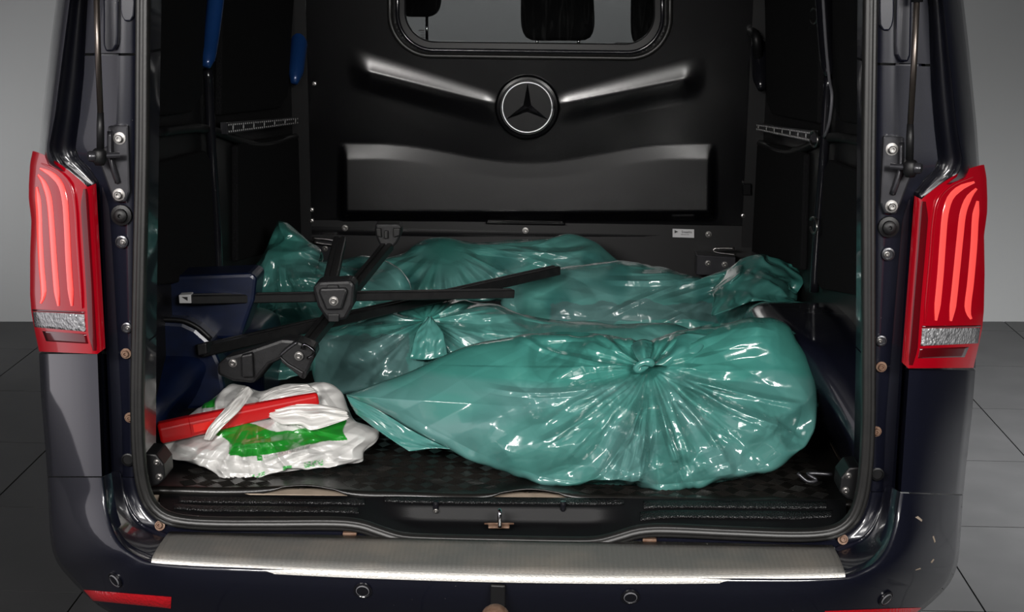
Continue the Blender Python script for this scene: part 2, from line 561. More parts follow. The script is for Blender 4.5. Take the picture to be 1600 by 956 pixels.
yu = list(np.linspace(-40, 80, 8)); yl = list(np.linspace(86, 296, 22)); ylamp = list(np.linspace(296, 549, 16)); yc = list(np.linspace(553, 744, 12))
L = []
L.append(loft('side_panel', outer_rows(yu+yl+ylamp), PAINT, van))
L.append(loft('corner_panel', outer_rows(yc), PAINT, van))
L.append(loft('rain_channel', groove_rows(yu+yl+ylamp), PAINT, van))
L.append(loft('rain_channel', groove_rows(yc), PAINT, van))
L.append(loft('door_pillar', face_rows(list(np.linspace(-40, 83, 8))), PAINT, van))
L.append(loft('door_pillar', face_rows(list(np.linspace(87, 549, 30))), PAINT, van))
L.append(loft('door_pillar', face_rows(list(np.linspace(552, 745, 14))), PAINT, van))
# recessed cover on the upper pillar
cov = [P(x, y, 0.008) for x, y in cr([(161, -40), (161, 40), (162, 78), (168, 82), (176, 81), (182, 74), (184, 50), (184, -40)], 22)]
o = prism('pillar_cover', cov, (0, 0.02, 0), PAINT, van, 0.004); L.append(o)
cov = [P(x, y, 0.01) for x, y in cr([(189, -40), (188, 15), (193, 32), (203, 34), (209, 25), (211, -40)], 18)]
L.append(prism('pillar_cover', cov, (0, 0.02, 0), PAINT, van, 0.003))
for o in L:
    mirror(o)


def bolt(parent, c, r=0.011, mt=STEEL, axis=(0, -1, 0), washer=True, name='bolt'):
    pr = [(r*1.0, 0), (r*1.0, r*0.18), (r*0.62, r*0.2), (r*0.62, r*0.75), (r*0.5, r*0.9), (r*0.3, r*0.9), (r*0.26, r*0.5), (0.0001, r*0.5)] if washer else \
         [(r, 0), (r, r*0.3), (r*0.8, r*0.65), (r*0.38, r*0.75), (r*0.32, r*0.4), (0.0001, r*0.4)]
    return lathe(name, c, axis, pr, mt, parent, 16)


# ---- strut bracket, gas strut, buffer, pillar bolts (left, then mirrored)
br = [(168, 197), (200, 196), (203, 300), (196, 316), (178, 316), (170, 296), (160, 268), (153, 250), (155, 234), (168, 228)]
BKT = prism('strut_bracket', [P(x, y, 0.004) for x, y in br], (0, 0.014, 0), DARKSTEEL, van, 0.004)
bolt(BKT, P(187, 216, 0.004), 0.0125); bolt(BKT, P(186, 304, 0.004), 0.0125)
rib = tube('rib', cr([P(172, 205, 0.0), P(172, 240, -0.004), P(176, 262, -0.006), P(184, 285, 0.0)], 12), 0.006, DARKSTEEL, BKT, 8)
lathe('ball_stud', P(147, 244, -0.055), (0.9, 0.5, 0), [(0.009, -0.012), (0.011, -0.008), (0.011, 0.0), (0.006, 0.004), (0.006, 0.05), (0.0001, 0.05)], DARKSTEEL, BKT, 14)
mirror_tree(BKT)
GST = tube('gas_strut', [P(150, -45, -0.045), P(153, 80, -0.045), P(157, 178, -0.045)], 0.0062, RODM, van, 12)
tube('strut_end', [P(157, 176, -0.045), P(157, 200, -0.045), P(157, 232, -0.045)], [0.0066, 0.0078, 0.0078], BLACKPL, GST, 12)
tube('ball_socket', [P(155.5, 232, -0.048), P(155.5, 236, -0.048), P(155.5, 250, -0.048), P(155.5, 258, -0.048)], [0.010, 0.014, 0.0145, 0.009], BLACKPL, GST, 14)
tube('strut_sleeve', [P(149.8, -60, -0.045), P(150.2, -12, -0.045)], 0.0115, BLACKPL, GST, 14)
mirror_tree(GST)
BUF = lathe('rubber_buffer', P(190, 336, 0.015), (0, -1, 0), [(0.022, 0.0), (0.021, 0.004), (0.014, 0.006), (0.0135, 0.014), (0.009, 0.017), (0.004, 0.017), (0.0035, 0.010), (0.0001, 0.010)], BLACKPL, van, 20)
mirror(BUF)
for (x, y, r) in ((190, 378, .013), (198, 512, .011)):
    c = lathe('pillar_grommet', P(x, y, 0.016), (0, -1, 0), [(r, 0), (r, .002), (r*.75, .003), (r*.7, -.002), (0.0001, -.002)], DARKSTEEL, van, 20)
    bolt(c, P(x+2, y, 0.014), r*0.45, STEEL)
    mirror_tree(c)
for (x, y, mt) in ((197, 552, RUST), (203, 652, RUST)):
    c = bolt(van, P(x, y, 0.014), 0.011, mt); mirror(c)
c = bolt(van, P(180, 552, 0.06), 0.010, RUST); mirror(c)
c = lathe('pillar_plug', P(200, 718, 0.014), (0, -1, 0), [(.014, 0), (.014, .002), (.011, .003), (.010, .0005), (.0001, .0005)], BLACKPL, van, 20); mirror(c)

# ---- tail lamps (three lit bands, clear reversing lens, dark lower lens)
LS = [(236, 51), (255, 47), (290, 45), (310, 45), (335, 48), (345, 49), (400, 47), (460, 47), (488, 49), (515, 54), (548, 61)]


def lamp_pt(u, v, off=0.0):
    """u 0 outer .. 1 inner, v 0 top .. 1 bottom on the curved lens"""
    yo = 236+(549-236)*v; yi = 292+(553-292)*v
    xo = I(LS, yo); xi = 137+(152-137)*v
    px = xo+(xi-xo)*u
    py = yo+(yi-yo)*u**(1.0+0.25*(1-v)) - 3*math.sin(u*math.pi)*(1-v)
    Y = 0.10-0.165*math.sin(min(1, u*1.0)*math.pi/2)**0.75-off
    return P(px, py, Y)


def lamp_px(px, py, off=0.0):
    # invert roughly
    u, v = 0.5, 0.5
    for _ in range(25):
        yo = 236+(549-236)*v; xo = I(LS, yo); xi = 137+(152-137)*v
        u = min(1, max(0, (px-xo)/(xi-xo)))
        yi = 292+(553-292)*v
        yy = yo+(yi-yo)*u**(1.0+0.25*(1-v)) - 3*math.sin(u*math.pi)*(1-v)
        v += (py-yy)/310
        v = min(1, max(0, v))
    return lamp_pt(u, v, off)


LAMP = loft('tail_lamp', [[lamp_pt(u, v) for u in np.linspace(0, 1, 28)]+[lamp_pt(1, v)+np.array([0.003, 0.05, 0])] for v in np.linspace(0, 1, 44)], REDLENS, van)
tag(LAMP, 'red tail lamp with three lit bands')


def lamp_band(name, line, w, mt, off=0.003, n=28, r=None):
    c = cr(line, n)
    rows = []
    for i, q in enumerate(c):
        d = c[min(i+1, n-1)]-c[max(i-1, 0)]; d = d/np.linalg.norm(d)
        nn = np.array([d[1], -d[0]])
        ww = w*min(1, 0.35+7.0*min(i, n-1-i)/n)
        rows.append([lamp_px(*(q+nn*ww*s), off*h) for s, h in ((-0.5, 0.1), (-0.38, 0.8), (0, 1), (0.38, 0.8), (0.5, 0.1))])
    return loft(name, rows, mt, LAMP)


lamp_band('led_band', [(57, 292), (60, 320), (62, 370), (65, 420), (68, 455), (66, 468), (63, 474)], 9, REDGLOW)
lamp_band('led_band', [(59, 273), (68, 285), (76, 308), (80, 345), (84, 400), (88, 450), (91, 478)], 9, REDGLOW)
lamp_band('led_band', [(62, 263), (80, 272), (94, 287), (101, 312), (104, 350), (107, 410), (112, 478)], 9, REDGLOW)
lamp_band('lens_rib', [(64, 255), (92, 268), (110, 288), (117, 320), (121, 380), (126, 450), (128, 482)], 5, REDLENS, 0.006)
lamp_band('lens_edge', [(133, 295), (137, 360), (143, 450), (148, 548)], 17, REDDARK, 0.002)


def lamp_patch(name, quad, mt, off, nu=14, nv=8):
    a, b, c, d = [np.array(q, float) for q in quad]
    rows = []
    for v in np.linspace(0, 1, nv):
        l, r = a+(d-a)*v, b+(c-b)*v
        rows.append([lamp_px(*(l+(r-l)*u), off) for u in np.linspace(0, 1, nu)])
    o = loft(name, rows, mt, LAMP); thicken(o, 0.003, -1)
    return o


lamp_patch('reversing_lens', [(51, 487), (131, 491), (133, 518), (54, 511)], CLEAR, 0.003)
lamp_patch('fog_lens', [(66, 517), (134, 522), (137, 537), (72, 533)], REDDARK, 0.002)
lamp_patch('lamp_divider', [(50, 483), (131, 487), (131, 490), (51, 486)], REDDARK, 0.004, 14, 3)
mirror_tree(LAMP)

# ---- bumper
B1 = [(159, 746, -.074), (163, 778, -.082), (168, 806, -.098), (178, 836, -.122), (195, 859, -.145), (215, 871, -.155), (240, 880, -.168), (400, 888, -.19), (600, 894, -.2), (783, 899, -.205)]
BS = [(74, 746, .124), (76, 790, .122), (80, 850, .12), (90, 880, .11), (110, 905, .10), (133, 928, .06), (160, 950, .0), (230, 985, -.03), (420, 1000, -.05), (783, 1010, -.06)]


NB = 70
c1, c2 = cr(B1, NB), cr(BS, NB)
rows = []
for i in range(NB):
    a, b = c1[i], c2[i]
    f = i/NB
    pa_ = P(*a)
    r = [pa_+(np.array([0.012, 0.03, 0]) if f < 0.12 else np.array([0.0, 0.03, 0.004])), pa_+np.array([0, 0.010, 0.0])]
    for t in np.linspace(0, 1, 17):
        q = a+(b-a)*t
        k = 0.28*max(0.0, 1-f/0.3)
        r.append(P(q[0], q[1], b[2]+(a[2]-0.004-b[2])*((1-k)*math.sin((1-t)*math.pi/2)**0.8+k*(1-t))))
    pb_ = P(*b)
    r.append(pb_+(np.array([-0.003, 0.5, 0]) if f < 0.25 else np.array([0, 0.15, -0.02])))
    rows.append(r)
full = rows+[[p*np.array([-1, 1, 1]) for p in r] for r in rows[::-1][1:]]
BUMP = loft('bumper', full, PAINT, van)
# recess between bumper corner and door opening
B2 = [(192, 746, .03), (197, 772, .03), (206, 796, .02), (222, 816, .01), (262, 833, -.01), (300, 836, -.015), (783, 846, -.02)]
B2c = cr([P(x, y, Y) for x, y, Y in [(192, 746, .03), (197, 772, .03), (206, 796, .02), (222, 816, .01), (262, 833, -.01)]], 24)
B1c = cr([P(x, y, Y) for x, y, Y in B1[:7]], 24)
rows = []
for a, b in zip(B1c, B2c):
    rows.append([a+(b-a)*t+np.array([0, 0.05*math.sin(math.pi*min(1, t*1.1)), -0.0]) for t in (0, .08, .25, .5, .75, .92, 1)])
o = loft('bumper_recess', rows, PAINT, van); mirror(o)
B3c = cr([P(x, y, Y) for x, y, Y in [(209, 746, .022), (213, 772, .02), (224, 797, .015), (246, 816, .008), (300, 829, 0.0)]], 24)
rows = [[a+(b-a)*t for t in (0, .1, .5, 1)]+[b+np.array([0.01, 0.05, 0.01])] for a, b in zip(B2c, B3c)]
o = loft('sill_flange', rows, PAINT, van); mirror(o)
rows = [[P(x, I([(262, 815), (560, 818), (620, 842), (783, 846)], x)-2, 0.01), P(x, I([(262, 829), (560, 831), (620, 846), (783, 848)], x), 0.0), P(x, I([(262, 834), (783, 850)], x), -0.02), P(x, I([(262, 838), (783, 854)], x), -0.03)] for x in np.linspace(262, 783, 50)]
full = rows+[[p*np.array([-1, 1, 1]) for p in r] for r in rows[::-1][1:]]
loft('sill_panel', full, PAINT, van)
for x, y in ((250, 821),):
    c = bolt(van, P(x, y, -0.002), 0.011, RUST, (0, -1, 0.4)); mirror(c)
# step plate
zpl = float(P(237, 876, -.165)[2])
pa, pb = P(265, 833, -.015), P(237, 875, -.165)
rows = []
for t, dz in ((0, 0), (0.25, 0.003), (0.5, 0.004), (0.8, 0.003), (0.96, 0.0)):
    q = pa+(pb-pa)*t
    rows.append([np.array([s*q[0], q[1]-0.046*(1-s*s)*t, q[2]+dz]) for s in np.linspace(-1, 1, 60)])
SP = loft('step_plate', rows, PLATE, van); thicken(SP, 0.004, 1)
tag(SP, 'ribbed steel step plate')
rows = []
for t, dz, dy in ((0.955, 0.001, 0), (0.965, 0.003, 0), (1.0, 0.002, 0), (1.02, -0.004, -.001), (1.02, -0.012, 0)):
    q = pa+(pb-pa)*t
    rows.append([np.array([s*q[0], q[1]+dy-0.046*(1-s*s)*t, q[2]+dz]) for s in np.linspace(-1, 1, 60)])
loft('plate_edge', rows, ALU, SP)
for px_, py_ in ((546, 833), (1015, 843)):
    box('spacer_clip', P(px_-11, py_+4, -.02), P(px_+11, py_+4, -.02)+[0, 0.012, 0.006], RUST, van, 0.002)
# parking sensors
SENSRING = mat('sensor_ring_grey', (0.16, 0.16, 0.17), 0.4)
for px_, py_ in ((181, 905), (567, 921), (985, 931), (1383, 934)):
    c = None
    d = ray(px_, py_)
    dep = bpy.context.evaluated_depsgraph_get(); dep.update()
    hit = SC.ray_cast(dep, Vector(O), Vector(d).normalized())
    n = hit[2] if hit[2].dot(Vector(d)) < 0 else -hit[2]
    c = np.array(hit[1])+np.array(n)*0.0025
    s = lathe('parking_sensor', c, tuple(n), [(0.0185, -0.002), (0.0185, 0.0015), (0.0165, 0.002), (0.015, 0.0005), (0.0125, 0.0005), (0.012, 0.003), (0.0085, 0.0035), (0.0001, 0.003)], BLACKGLOSS, BUMP, 28)
    lathe('sensor_ring', c, tuple(n), [(0.0132, 0.001), (0.0132, 0.003), (0.0122, 0.0036), (0.0122, 0.001)], SENSRING, BUMP, 28)


def on_surface(px_, py_, off):
    dep = bpy.context.evaluated_depsgraph_get()
    d = Vector(ray(px_, py_)).normalized()
    hit = SC.ray_cast(dep, Vector(O), d)
    n = hit[2] if hit[2].dot(d) < 0 else -hit[2]
    return np.array(hit[1])+np.array(n)*off


def surf_patch(name, quad, mt, parent, off=0.004, nu=20, nv=5):
    a, b, c, d = [np.array(q, float) for q in quad]
    rows = []
    for v in np.linspace(0, 1, nv):
        l, r = a+(d-a)*v, b+(c-b)*v
        rows.append([on_surface(*(l+(r-l)*u), off*(1 if 0 < v < 1 and 0 < u < 1 else 0.2)) for u in np.linspace(0, 1, nu)])
    return loft(name, rows, mt, parent)


o = surf_patch('bumper_reflector', [(131, 921), (268, 932), (267, 950), (146, 938)], REFLECT, BUMP, 0.005)
mirror(o)
for q in ([(1430, 808), (1434, 806), (1441, 812), (1440, 815)], [(1457, 838), (1459, 837), (1462, 846), (1460, 848)], [(1454, 878), (1458, 873), (1460, 874), (1456, 880)], [(1430, 890), (1438, 887), (1439, 889), (1431, 891)]):
    surf_patch('paint_chip', q, PLY, BUMP, 0.0012, 5, 3)
# tow ball in front of its slot
c = P(778, 912, -.225)
o = prism('tow_bar_slot', [P(x, y, -.222) for x, y in ((766, 914), (790, 915), (790, 965), (766, 965))], (0, 0.012, 0), BLACKPL, van, 0.003)
bc = P(774, 967, -.33)
d, s, b = frame_of((0, 0, 1))
lathe('tow_ball', bc, (0, 0, 1), [(0.012, -0.09), (0.012, -0.03)]+[(0.029*math.cos(a), 0.029*math.sin(a)) for a in np.linspace(-1.05, 1.2, 12)]+[(0.008, 0.028), (0.0001, 0.028)], RUST, van, 28, None)

# ---- door seal: three-ribbed rubber swept round the opening
SEAL = [(224, -60, 0), (223, 100, 0), (222, 250, 0), (219, 400, 0), (216, 550, 0), (215, 650, 0), (219, 730, 0), (229, 775, 0), (245, 798, 0), (270, 811, -.002), (320, 817, -.004), (420, 818, -.004), (530, 818, -.004), (565, 822, -.006), (595, 832, -.01), (625, 841, -.014), (660, 844, -.015), (783, 847, -.016)]
hp = cr([P(*q) for q in SEAL], 120)
path = np.vstack([hp, (hp*np.array([-1, 1, 1]))[::-1][1:]])
prof = []
for k in range(28):
    a = 2*math.pi*k/28
    x = math.cos(a)*0.0150; y = math.sin(a)*0.011
    if math.sin(a) < 0: y -= 0.0045*abs(math.cos(x/0.0150*math.pi*1.5))
    prof.append((x, -y))
tube('door_seal', path, 1.0, RUBBER, van, prof=prof, up=(0, -1, 0))

# ---- sill trim with scoop, tread strips, pegs, striker
SILLPL = mat('sill_plastic', (0.0035, 0.0035, 0.004), 0.5, spec=0.15, bump=('noise', 400, 0.3, 0.0008))


def sill_y(px_):
    return 772+0.0085*(px_-262)


def sill_pt(px_, t):
    a = sill_y(px_); b = float(np.interp(px_, SX, SY))-4
    py = a+(b-a)*t
    k = np.clip((px_-585)/70, 0, 1)*np.clip((990-px_)/70, 0, 1); k = k*k*(3-2*k)
    Y0 = 0.125-0.11*t
    if t < 0.22: Y1 = 0.125-0.035*t/0.22
    elif t < 0.60: Y1 = 0.09-0.012*(t-0.22)/0.38
    else: Y1 = 0.078-0.066*(t-0.60)/0.40
    return P(px_, py, Y0*(1-k)+Y1*k)


allp = [(int(q[0]), q[1]) for q in SEAL[8:]]
SX = [245, 270, 320, 420, 530, 565, 595, 625, 660, 783, 900, 935, 965, 995, 1030, 1070, 1130, 1240, 1290, 1325]
SY = [806, 811, 817, 818, 819, 822, 832, 841, 844, 847, 849, 848, 845, 838, 831, 829, 830, 832, 828, 820]
ts = [0, .04, .1, .16, .21, .23, .3, .4, .5, .58, .62, .66, .75, .85, .93, 1.0]
SILL = loft('sill_trim', [[sill_pt(x, t) for t in ts] for x in np.linspace(250, 1322, 220)], SILLPL, van)


def tread(x0, x1, t0, t1):
    rows = [[sill_pt(x, t)+np.array([0, -.001, 0.0025]) for t in np.linspace(t0, t1, 4)] for x in np.linspace(x0, x1, 60)]
    o = loft('tread_strip', rows, SILLTREAD, SILL); thicken(o, 0.002, -1); return o


tread(280, 570, .12, .34); tread(272, 560, .46, .66); tread(600, 975, .03, .17); tread(1005, 1292, .10, .32); tread(1000, 1300, .42, .66)
for px_ in (681, 880):
    lathe('sill_peg', P(px_, 783, 0.086), (0, 0, -1), [(0.006, 0), (0.0065, .004), (0.0065, .018), (0.004, .022), (0.0001, .022)], BLACKGLOSS, SILL, 14)
for px_ in (681,):
    bolt(SILL, P(px_, 798, 0.076), 0.005, STEEL)
st = P(780, 824, 0.03)
STR = tube('latch_striker', cr([P(780, 822, .035), P(780, 806, .03), P(780.5, 797, .022), P(781, 800, .010), P(781, 824, .006)], 18), 0.0042, CHROME, van, 10)
prism('striker_plate', [P(763, 816, .035), P(796, 816, .035), P(796, 823, .02), P(763, 823, .02)], (0, 0, -0.004), RUST, STR, 0.001)
tube('striker_pin', [P(757, 818, .028), P(803, 818, .028)], 0.002, RUST, STR, 8)
# guide blocks at both ends of the sill
GB = prism('guide_block', [P(x, y, 0.03) for x, y in ((226, 708), (244, 710), (256, 726), (258, 748), (247, 758), (230, 762))], (0, 0.08, 0), BLACKPL, van, 0.004)
bolt(GB, P(245, 722, 0.03), 0.007); bolt(GB, P(249, 745, 0.03), 0.008)
mirror_tree(GB)

o = tube('floor_latch', cr([P(1246, 739, .14), P(1262, 752, .135), P(1276, 750, .14), P(1262, 740, .15), P(1300, 741, .15)], 20), 0.004, DARKSTEEL, van, 8)
# ---- cargo floor: plywood, rubber mat, raised tread bars
zf = FLOORZ
box('plywood_floor', (-0.79, 0.13, zf-0.03), (0.79, 2.49, zf-0.006), PLY, van)
ed = lambda x: 0.128+0.006*math.sin(x*9)+0.004*math.sin(x*23)
lift = lambda x: 0.012*math.exp(-((x+0.42)/0.07)**2)+0.013*math.exp(-((x-0.06)/0.07)**2)
rows = []
for x in np.linspace(-0.775, 0.775, 160):
    r = []
    for k, t in enumerate(np.linspace(0, 1, 26)**2):
        y = ed(x)+(2.48-ed(x))*t
        r.append((x, y, zf+lift(x)*math.exp(-t*60)-(0.012*max(0, 1-lift(x)/0.006) if k == 0 else 0)))
    rows.append(r)
FL = loft('floor_mat', rows, MATFLOOR, van); thicken(FL, 0.004, 1)
tag(FL, 'black rubber floor mat with five-bar tread')
vv, ff = [], []
GP = 0.042
for i in range(-17, 17):
    for j in range(0, 16):
        cx = (i+0.5)*GP; cy = 0.165+j*GP
        a = math.radians(32 if (i+j) % 2 else -32)
        ca, sa = math.cos(a), math.sin(a)
        for k in range(5):
            oy = (k-2)*0.0075
            hl, hw, hh = 0.0160, 0.0016, 0.0016
            base = len(vv)
            for (ux, uy, uz) in ((-hl, -hw, 0), (hl, -hw, 0), (hl, hw, 0), (-hl, hw, 0), (-hl*.8, 0, hh), (hl*.8, 0, hh)):
                X, Yy = ux, uy+oy
                vv.append((cx+X*ca-Yy*sa, cy+X*sa+Yy*ca, zf+0.0042+uz))
            ff += [(base, base+1, base+5, base+4), (base+2, base+3, base+4, base+5), (base, base+4, base+3), (base+1, base+2, base+5)]
tag(mesh('tread_bars', vv, ff, MATFLOOR, FL, smooth=False), kind='stuff')

# ---- roof, outer shell, inner walls
box('roof', (-0.93, 0.0, 1.93), (0.93, 3.3, 1.97), PAINT, van, 0.02)
for s in (-1, 1):
    iw = box('inner_wall', (s*0.83-0.01, 0.18, zf-0.02), (s*0.83+0.01, 2.6, 1.93), BLACKPL, van)
    box('rear_inner_pillar', (min(s*0.775, s*0.83), 0.04, zf-0.01), (max(s*0.775, s*0.83), 0.2, 1.93), PAINT, van, 0.008)
    box('body_side', (s*0.925-0.01, 0.5, 0.35), (s*0.925+0.01, 3.3, 1.95), PAINT, van)
TG = prism('tailgate', [(-0.86, 0.0, 1.96), (0.86, 0.0, 1.96), (0.82, -1.15, 2.42), (-0.82, -1.15, 2.42)], (0, 0.02, 0.05), PAINT, van, 0.01)


def felt(pts, X=-0.80, mt=FELT):
    o = prism('felt_panel', [PX(x, y, X) for x, y in pts], (-0.02, 0, 0), mt, van, 0.006); return o


FP = []
FP.append(felt([(240, 258), (322, 236), (330, 250), (338, 425), (330, 436), (240, 446)]))
FP.append(felt([(372, 228), (382, 222), (462, 212), (470, 220), (473, 382), (372, 408)]))
FP.append(felt([(240, -40), (325, -40), (316, 150), (300, 176), (240, 182)]))
FP.append(felt([(350, -40), (462, -40), (450, 150), (440, 168), (346, 180)]))
for o in FP: mirror(o)
# painted posts between the panels
POSTLIT = mat('lit_navy_post_paint', (0.008, 0.040, 0.15), 0.3, 0.2, 0.6, 0.08)  # navy post paint brightened, the light on the left posts is in the colour


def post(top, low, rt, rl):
    for m, mt in ((1, POSTLIT), (-1, BLACKGLOSS)):  # left tops coloured as lit, right tops black as unlit
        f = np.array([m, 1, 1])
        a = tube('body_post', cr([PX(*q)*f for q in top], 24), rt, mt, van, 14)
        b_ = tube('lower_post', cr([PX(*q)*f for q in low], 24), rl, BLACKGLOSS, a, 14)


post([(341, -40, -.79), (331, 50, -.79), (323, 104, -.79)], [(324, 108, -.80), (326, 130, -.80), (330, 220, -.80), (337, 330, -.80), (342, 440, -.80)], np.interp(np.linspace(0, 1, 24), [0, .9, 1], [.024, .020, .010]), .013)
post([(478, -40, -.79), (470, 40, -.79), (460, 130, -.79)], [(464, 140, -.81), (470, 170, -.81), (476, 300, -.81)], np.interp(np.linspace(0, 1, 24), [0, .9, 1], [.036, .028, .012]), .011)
# perforated lashing rail
RAILDOT = mat('bare_rail_metal', (0.5, 0.5, 0.5), 0.5)
RAIL = prism('lashing_rail', [PX(355, 191, -.782), PX(466, 183, -.782), PX(466, 194, -.782), PX(356, 210, -.782)], (-0.02, 0, 0), DARKSTEEL, van, 0.002)
vv, ff = [], []
for k in range(34):
    t = (k+0.5)/34
    for tv in (0.22, 0.5, 0.78):
        if tv == 0.5 and k % 5 != 2: continue
        a = PX(355+111*t, 191-8*t, -.780); b = PX(356+110*t, 210-16*t, -.780)
        c = a+(b-a)*tv
        r = 0.0034 if tv != 0.5 else 0.008
        base = len(vv)
        for q in range(8):
            an = q*math.pi/4; vv.append((c[0]+0.0012, c[1]+r*1.3*math.cos(an), c[2]+r*math.sin(an)))
        vv.append((c[0]+0.003, c[1], c[2]))
        ff += [(base+q, base+(q+1) % 8, base+8) for q in range(8)]
tag(mesh('rail_perforation', vv, ff, RAILDOT, RAIL, smooth=False), kind='stuff')
mirror_tree(RAIL)
# horizontal body rib under the rail
o = tube('body_rib', cr([PX(240, 207, -.81), PX(320, 201, -.81), PX(400, 226, -.81), PX(468, 212, -.81)], 20), 0.012, BLACKPL, van, 10); mirror(o)
# lashing rings on the right wall
for (x, y) in ((1272, 25), (1272, 217), (1271, 352)):
    c = PX(x, y, 0.775)
    n = 24
    ringp = [c+np.array([-0.004*math.cos(a), 0.022*math.cos(a)*1.6, 0.020*math.sin(a)]) for a in np.linspace(0.5, 2*math.pi-0.5, n)]
    tube('lashing_ring', ringp, 0.0032, STEEL, van, 8)
tube('wall_cable', cr([PX(1284, -40, .77), PX(1290, 60, .77), PX(1296, 125, .77), PX(1300, 150, .77), PX(1296, 190, .77), PX(1288, 215, .77)], 30), 0.004, CABLE, van, 8)
o = tube('grab_handle', cr([PX(1172, 150, .79), PX(1160, 140, .76), PX(1160, 70, .76), PX(1172, 50, .76), PX(1182, 60, .77), PX(1185, 110, .79)], 24), 0.016, BLACKPL, van, 10)

# ---- wheel arches
def arch(zt, y0, y1, xin, xo):
    prof = [(y0, zf), (y0+0.02, zf+0.10), (y0+0.08, zf+(zt-zf)*.62), (y0+0.18, zf+(zt-zf)*.9), (y0+.33, zt), (y0+.52, zt), ((y0+y1)/2+.25, zf+(zt-zf)*.88), (y1-.1, zf+(zt-zf)*.5), (y1, zf)]
    c = cr([(0, a, b) for a, b in prof], 48)
    cy = (y0+y1)/2
    rows = []
    for q in c:
        xi = xin+0.17*np.clip((y0+0.42-q[1])/0.42, 0, 1)**1.6
        r = [(xi, cy, zf), (xi, q[1]+(cy-q[1])*.30, zf+(q[2]-zf)*.55)]
        for t in np.linspace(0, 1, 12):
            a = t*math.pi/2
            inset = 0.10*(1-math.sin(a))
            r.append((xi+0.06*(1-math.cos(a)), q[1]+(cy-q[1])*inset, q[2]-(q[2]-zf)*inset*1.2))
        r.append((xo, q[1], q[2]))
        rows.append(r)
    return rows


AR = loft('wheel_arch', arch(0.865, 0.17, 1.30, 0.61, 0.83), PAINT, van)
ARL = loft('wheel_arch', [[(-p[0], p[1], p[2]) for p in r] for r in arch(0.80, 0.36, 1.25, 0.635, 0.83)], PAINTLIT, van)
# left side box above the arch with its flange
bx = [(250, 440), (258, 432), (392, 427), (401, 434), (397, 470), (376, 530), (250, 530)]
BX = prism('wheel_housing_box', [P(x, y, 0.60) for x, y in bx], (0, 0.12, 0.0), PAINTLIT, van, 0.012)
tube('arch_flange', cr([P(246, 499, .52), P(285, 501, .52), P(308, 511, .52), P(330, 530, .52)], 16), 0.006, BLACKPL, BX, 8)
prism('arch_face', [P(x, y, .525) for x, y in ((246, 502), (285, 504), (306, 514), (328, 533), (345, 570), (356, 640), (246, 640))], (0, .3, 0), PAINTLIT, BX, .01)

# ---- bulkhead with window, emblem, screws
BY = 2.5


def lean(y):
    """the panel leans towards the load space at the top"""
    return 0.08*(372-y)/448


def bulk_off(x, y):
    """how far the moulded skin comes towards the load space (metres)"""
    off = np.zeros_like(x)
    # slanted ledges left and right of the emblem
    for x0, y0, x1, y1, up in ((560, 108, 775, 162, 34), (870, 163, 1085, 120, 34)):
        ly = y0+(y1-y0)*(x-x0)/(x1-x0)
        k = np.clip((x-x0+20)/40, 0, 1)*np.clip((x1+20-x)/40, 0, 1)
        k = k*k*(3-2*k)
        wide = up*(0.45+0.55*np.abs(x-824)/270)
        t = np.clip((y-(ly-wide))/wide, 0, 1); t2 = np.clip((y-ly)/40, 0, 1)
        off += 0.165*(wide/448)*k*t**1.6*(1-t2*t2*(3-2*t2))
    # dished lower half
    cx = np.abs(x-824)/292
    ytop = 224+30*np.cos(np.pi/2*np.clip(cx/0.82, 0, 1))**2
    side = np.clip((1-cx)/0.045+0.3, 0, 1); side = side*side*(3-2*side)
    t = np.clip((y-ytop)/112, 0, 1); 
    st = 0.6+0.55*np.clip(cx, 0, 1)**2.5
    t = np.where(t < 0.22, t*st, st*0.22+(t-0.22)*0.66)
    t2 = np.clip((y-330)/16, 0, 1); t2 = t2*t2*(3-2*t2)
    off += 0.0555*side*np.clip(t, 0, 1)*(1-t2)
    # bottom rim
    yr = 349+0.014*(x-490)
    t = np.clip((y-yr)/12, 0, 1)
    off += 0.0046*t
    return off+lean(y)


nx, ny = 240, 170
gx = np.linspace(478, 1182, nx); gy = np.linspace(-60, 372, ny)
GX, GY = np.meshgrid(gx, gy)
GY2 = GY+0.016*(GX-824)*np.clip(GY/372, 0, 1)
OFF = bulk_off(GX, GY2-0.016*(GX-824)*0)
wx0, wx1, wy1, wr = 611, 1046, 87, 62


def in_round(x, y, x0, x1, y1, r):
    yy = y1+0.012*(x-824)
    if x < x0 or x > x1 or y > yy: return False
    if y > yy-r:
        if x < x0+r and (x-x0-r)**2+(y-yy+r)**2 > r*r: return False
        if x > x1-r and (x-x1+r)**2+(y-yy+r)**2 > r*r: return False
    return True


vv = [P(GX[i, j], GY2[i, j], BY-OFF[i, j]) for i in range(ny) for j in range(nx)]
ff = []
for i in range(ny-1):
    for j in range(nx-1):
        if in_round((GX[i, j]+GX[i, j+1])/2, (GY2[i, j]+GY2[i+1, j])/2, wx0+5, wx1-5, wy1-5, wr-4): continue
        ff.append((i*nx+j, i*nx+j+1, (i+1)*nx+j+1, (i+1)*nx+j))
BK = mesh('bulkhead', vv, ff, BULK, van)
tag(BK, 'moulded black plastic bulkhead')
box('bulkhead_base', (-0.80, BY-0.005, zf-0.02), (0.80, BY+0.03, 0.78), BLACKPL, van)
for s in (-1, 1):
    prism('bulkhead_side', [(s*0.762, BY+0.005, zf), (s*0.762, BY-0.097, 1.93), (s*0.762, BY+0.03, 1.93), (s*0.762, BY+0.03, zf)], (s*0.07, 0, 0), BLACKPL, van)
box('bulkhead_upper', (-0.83, BY-0.09, 1.66), (0.83, BY+0.03, 1.93), BLACKPL, van)


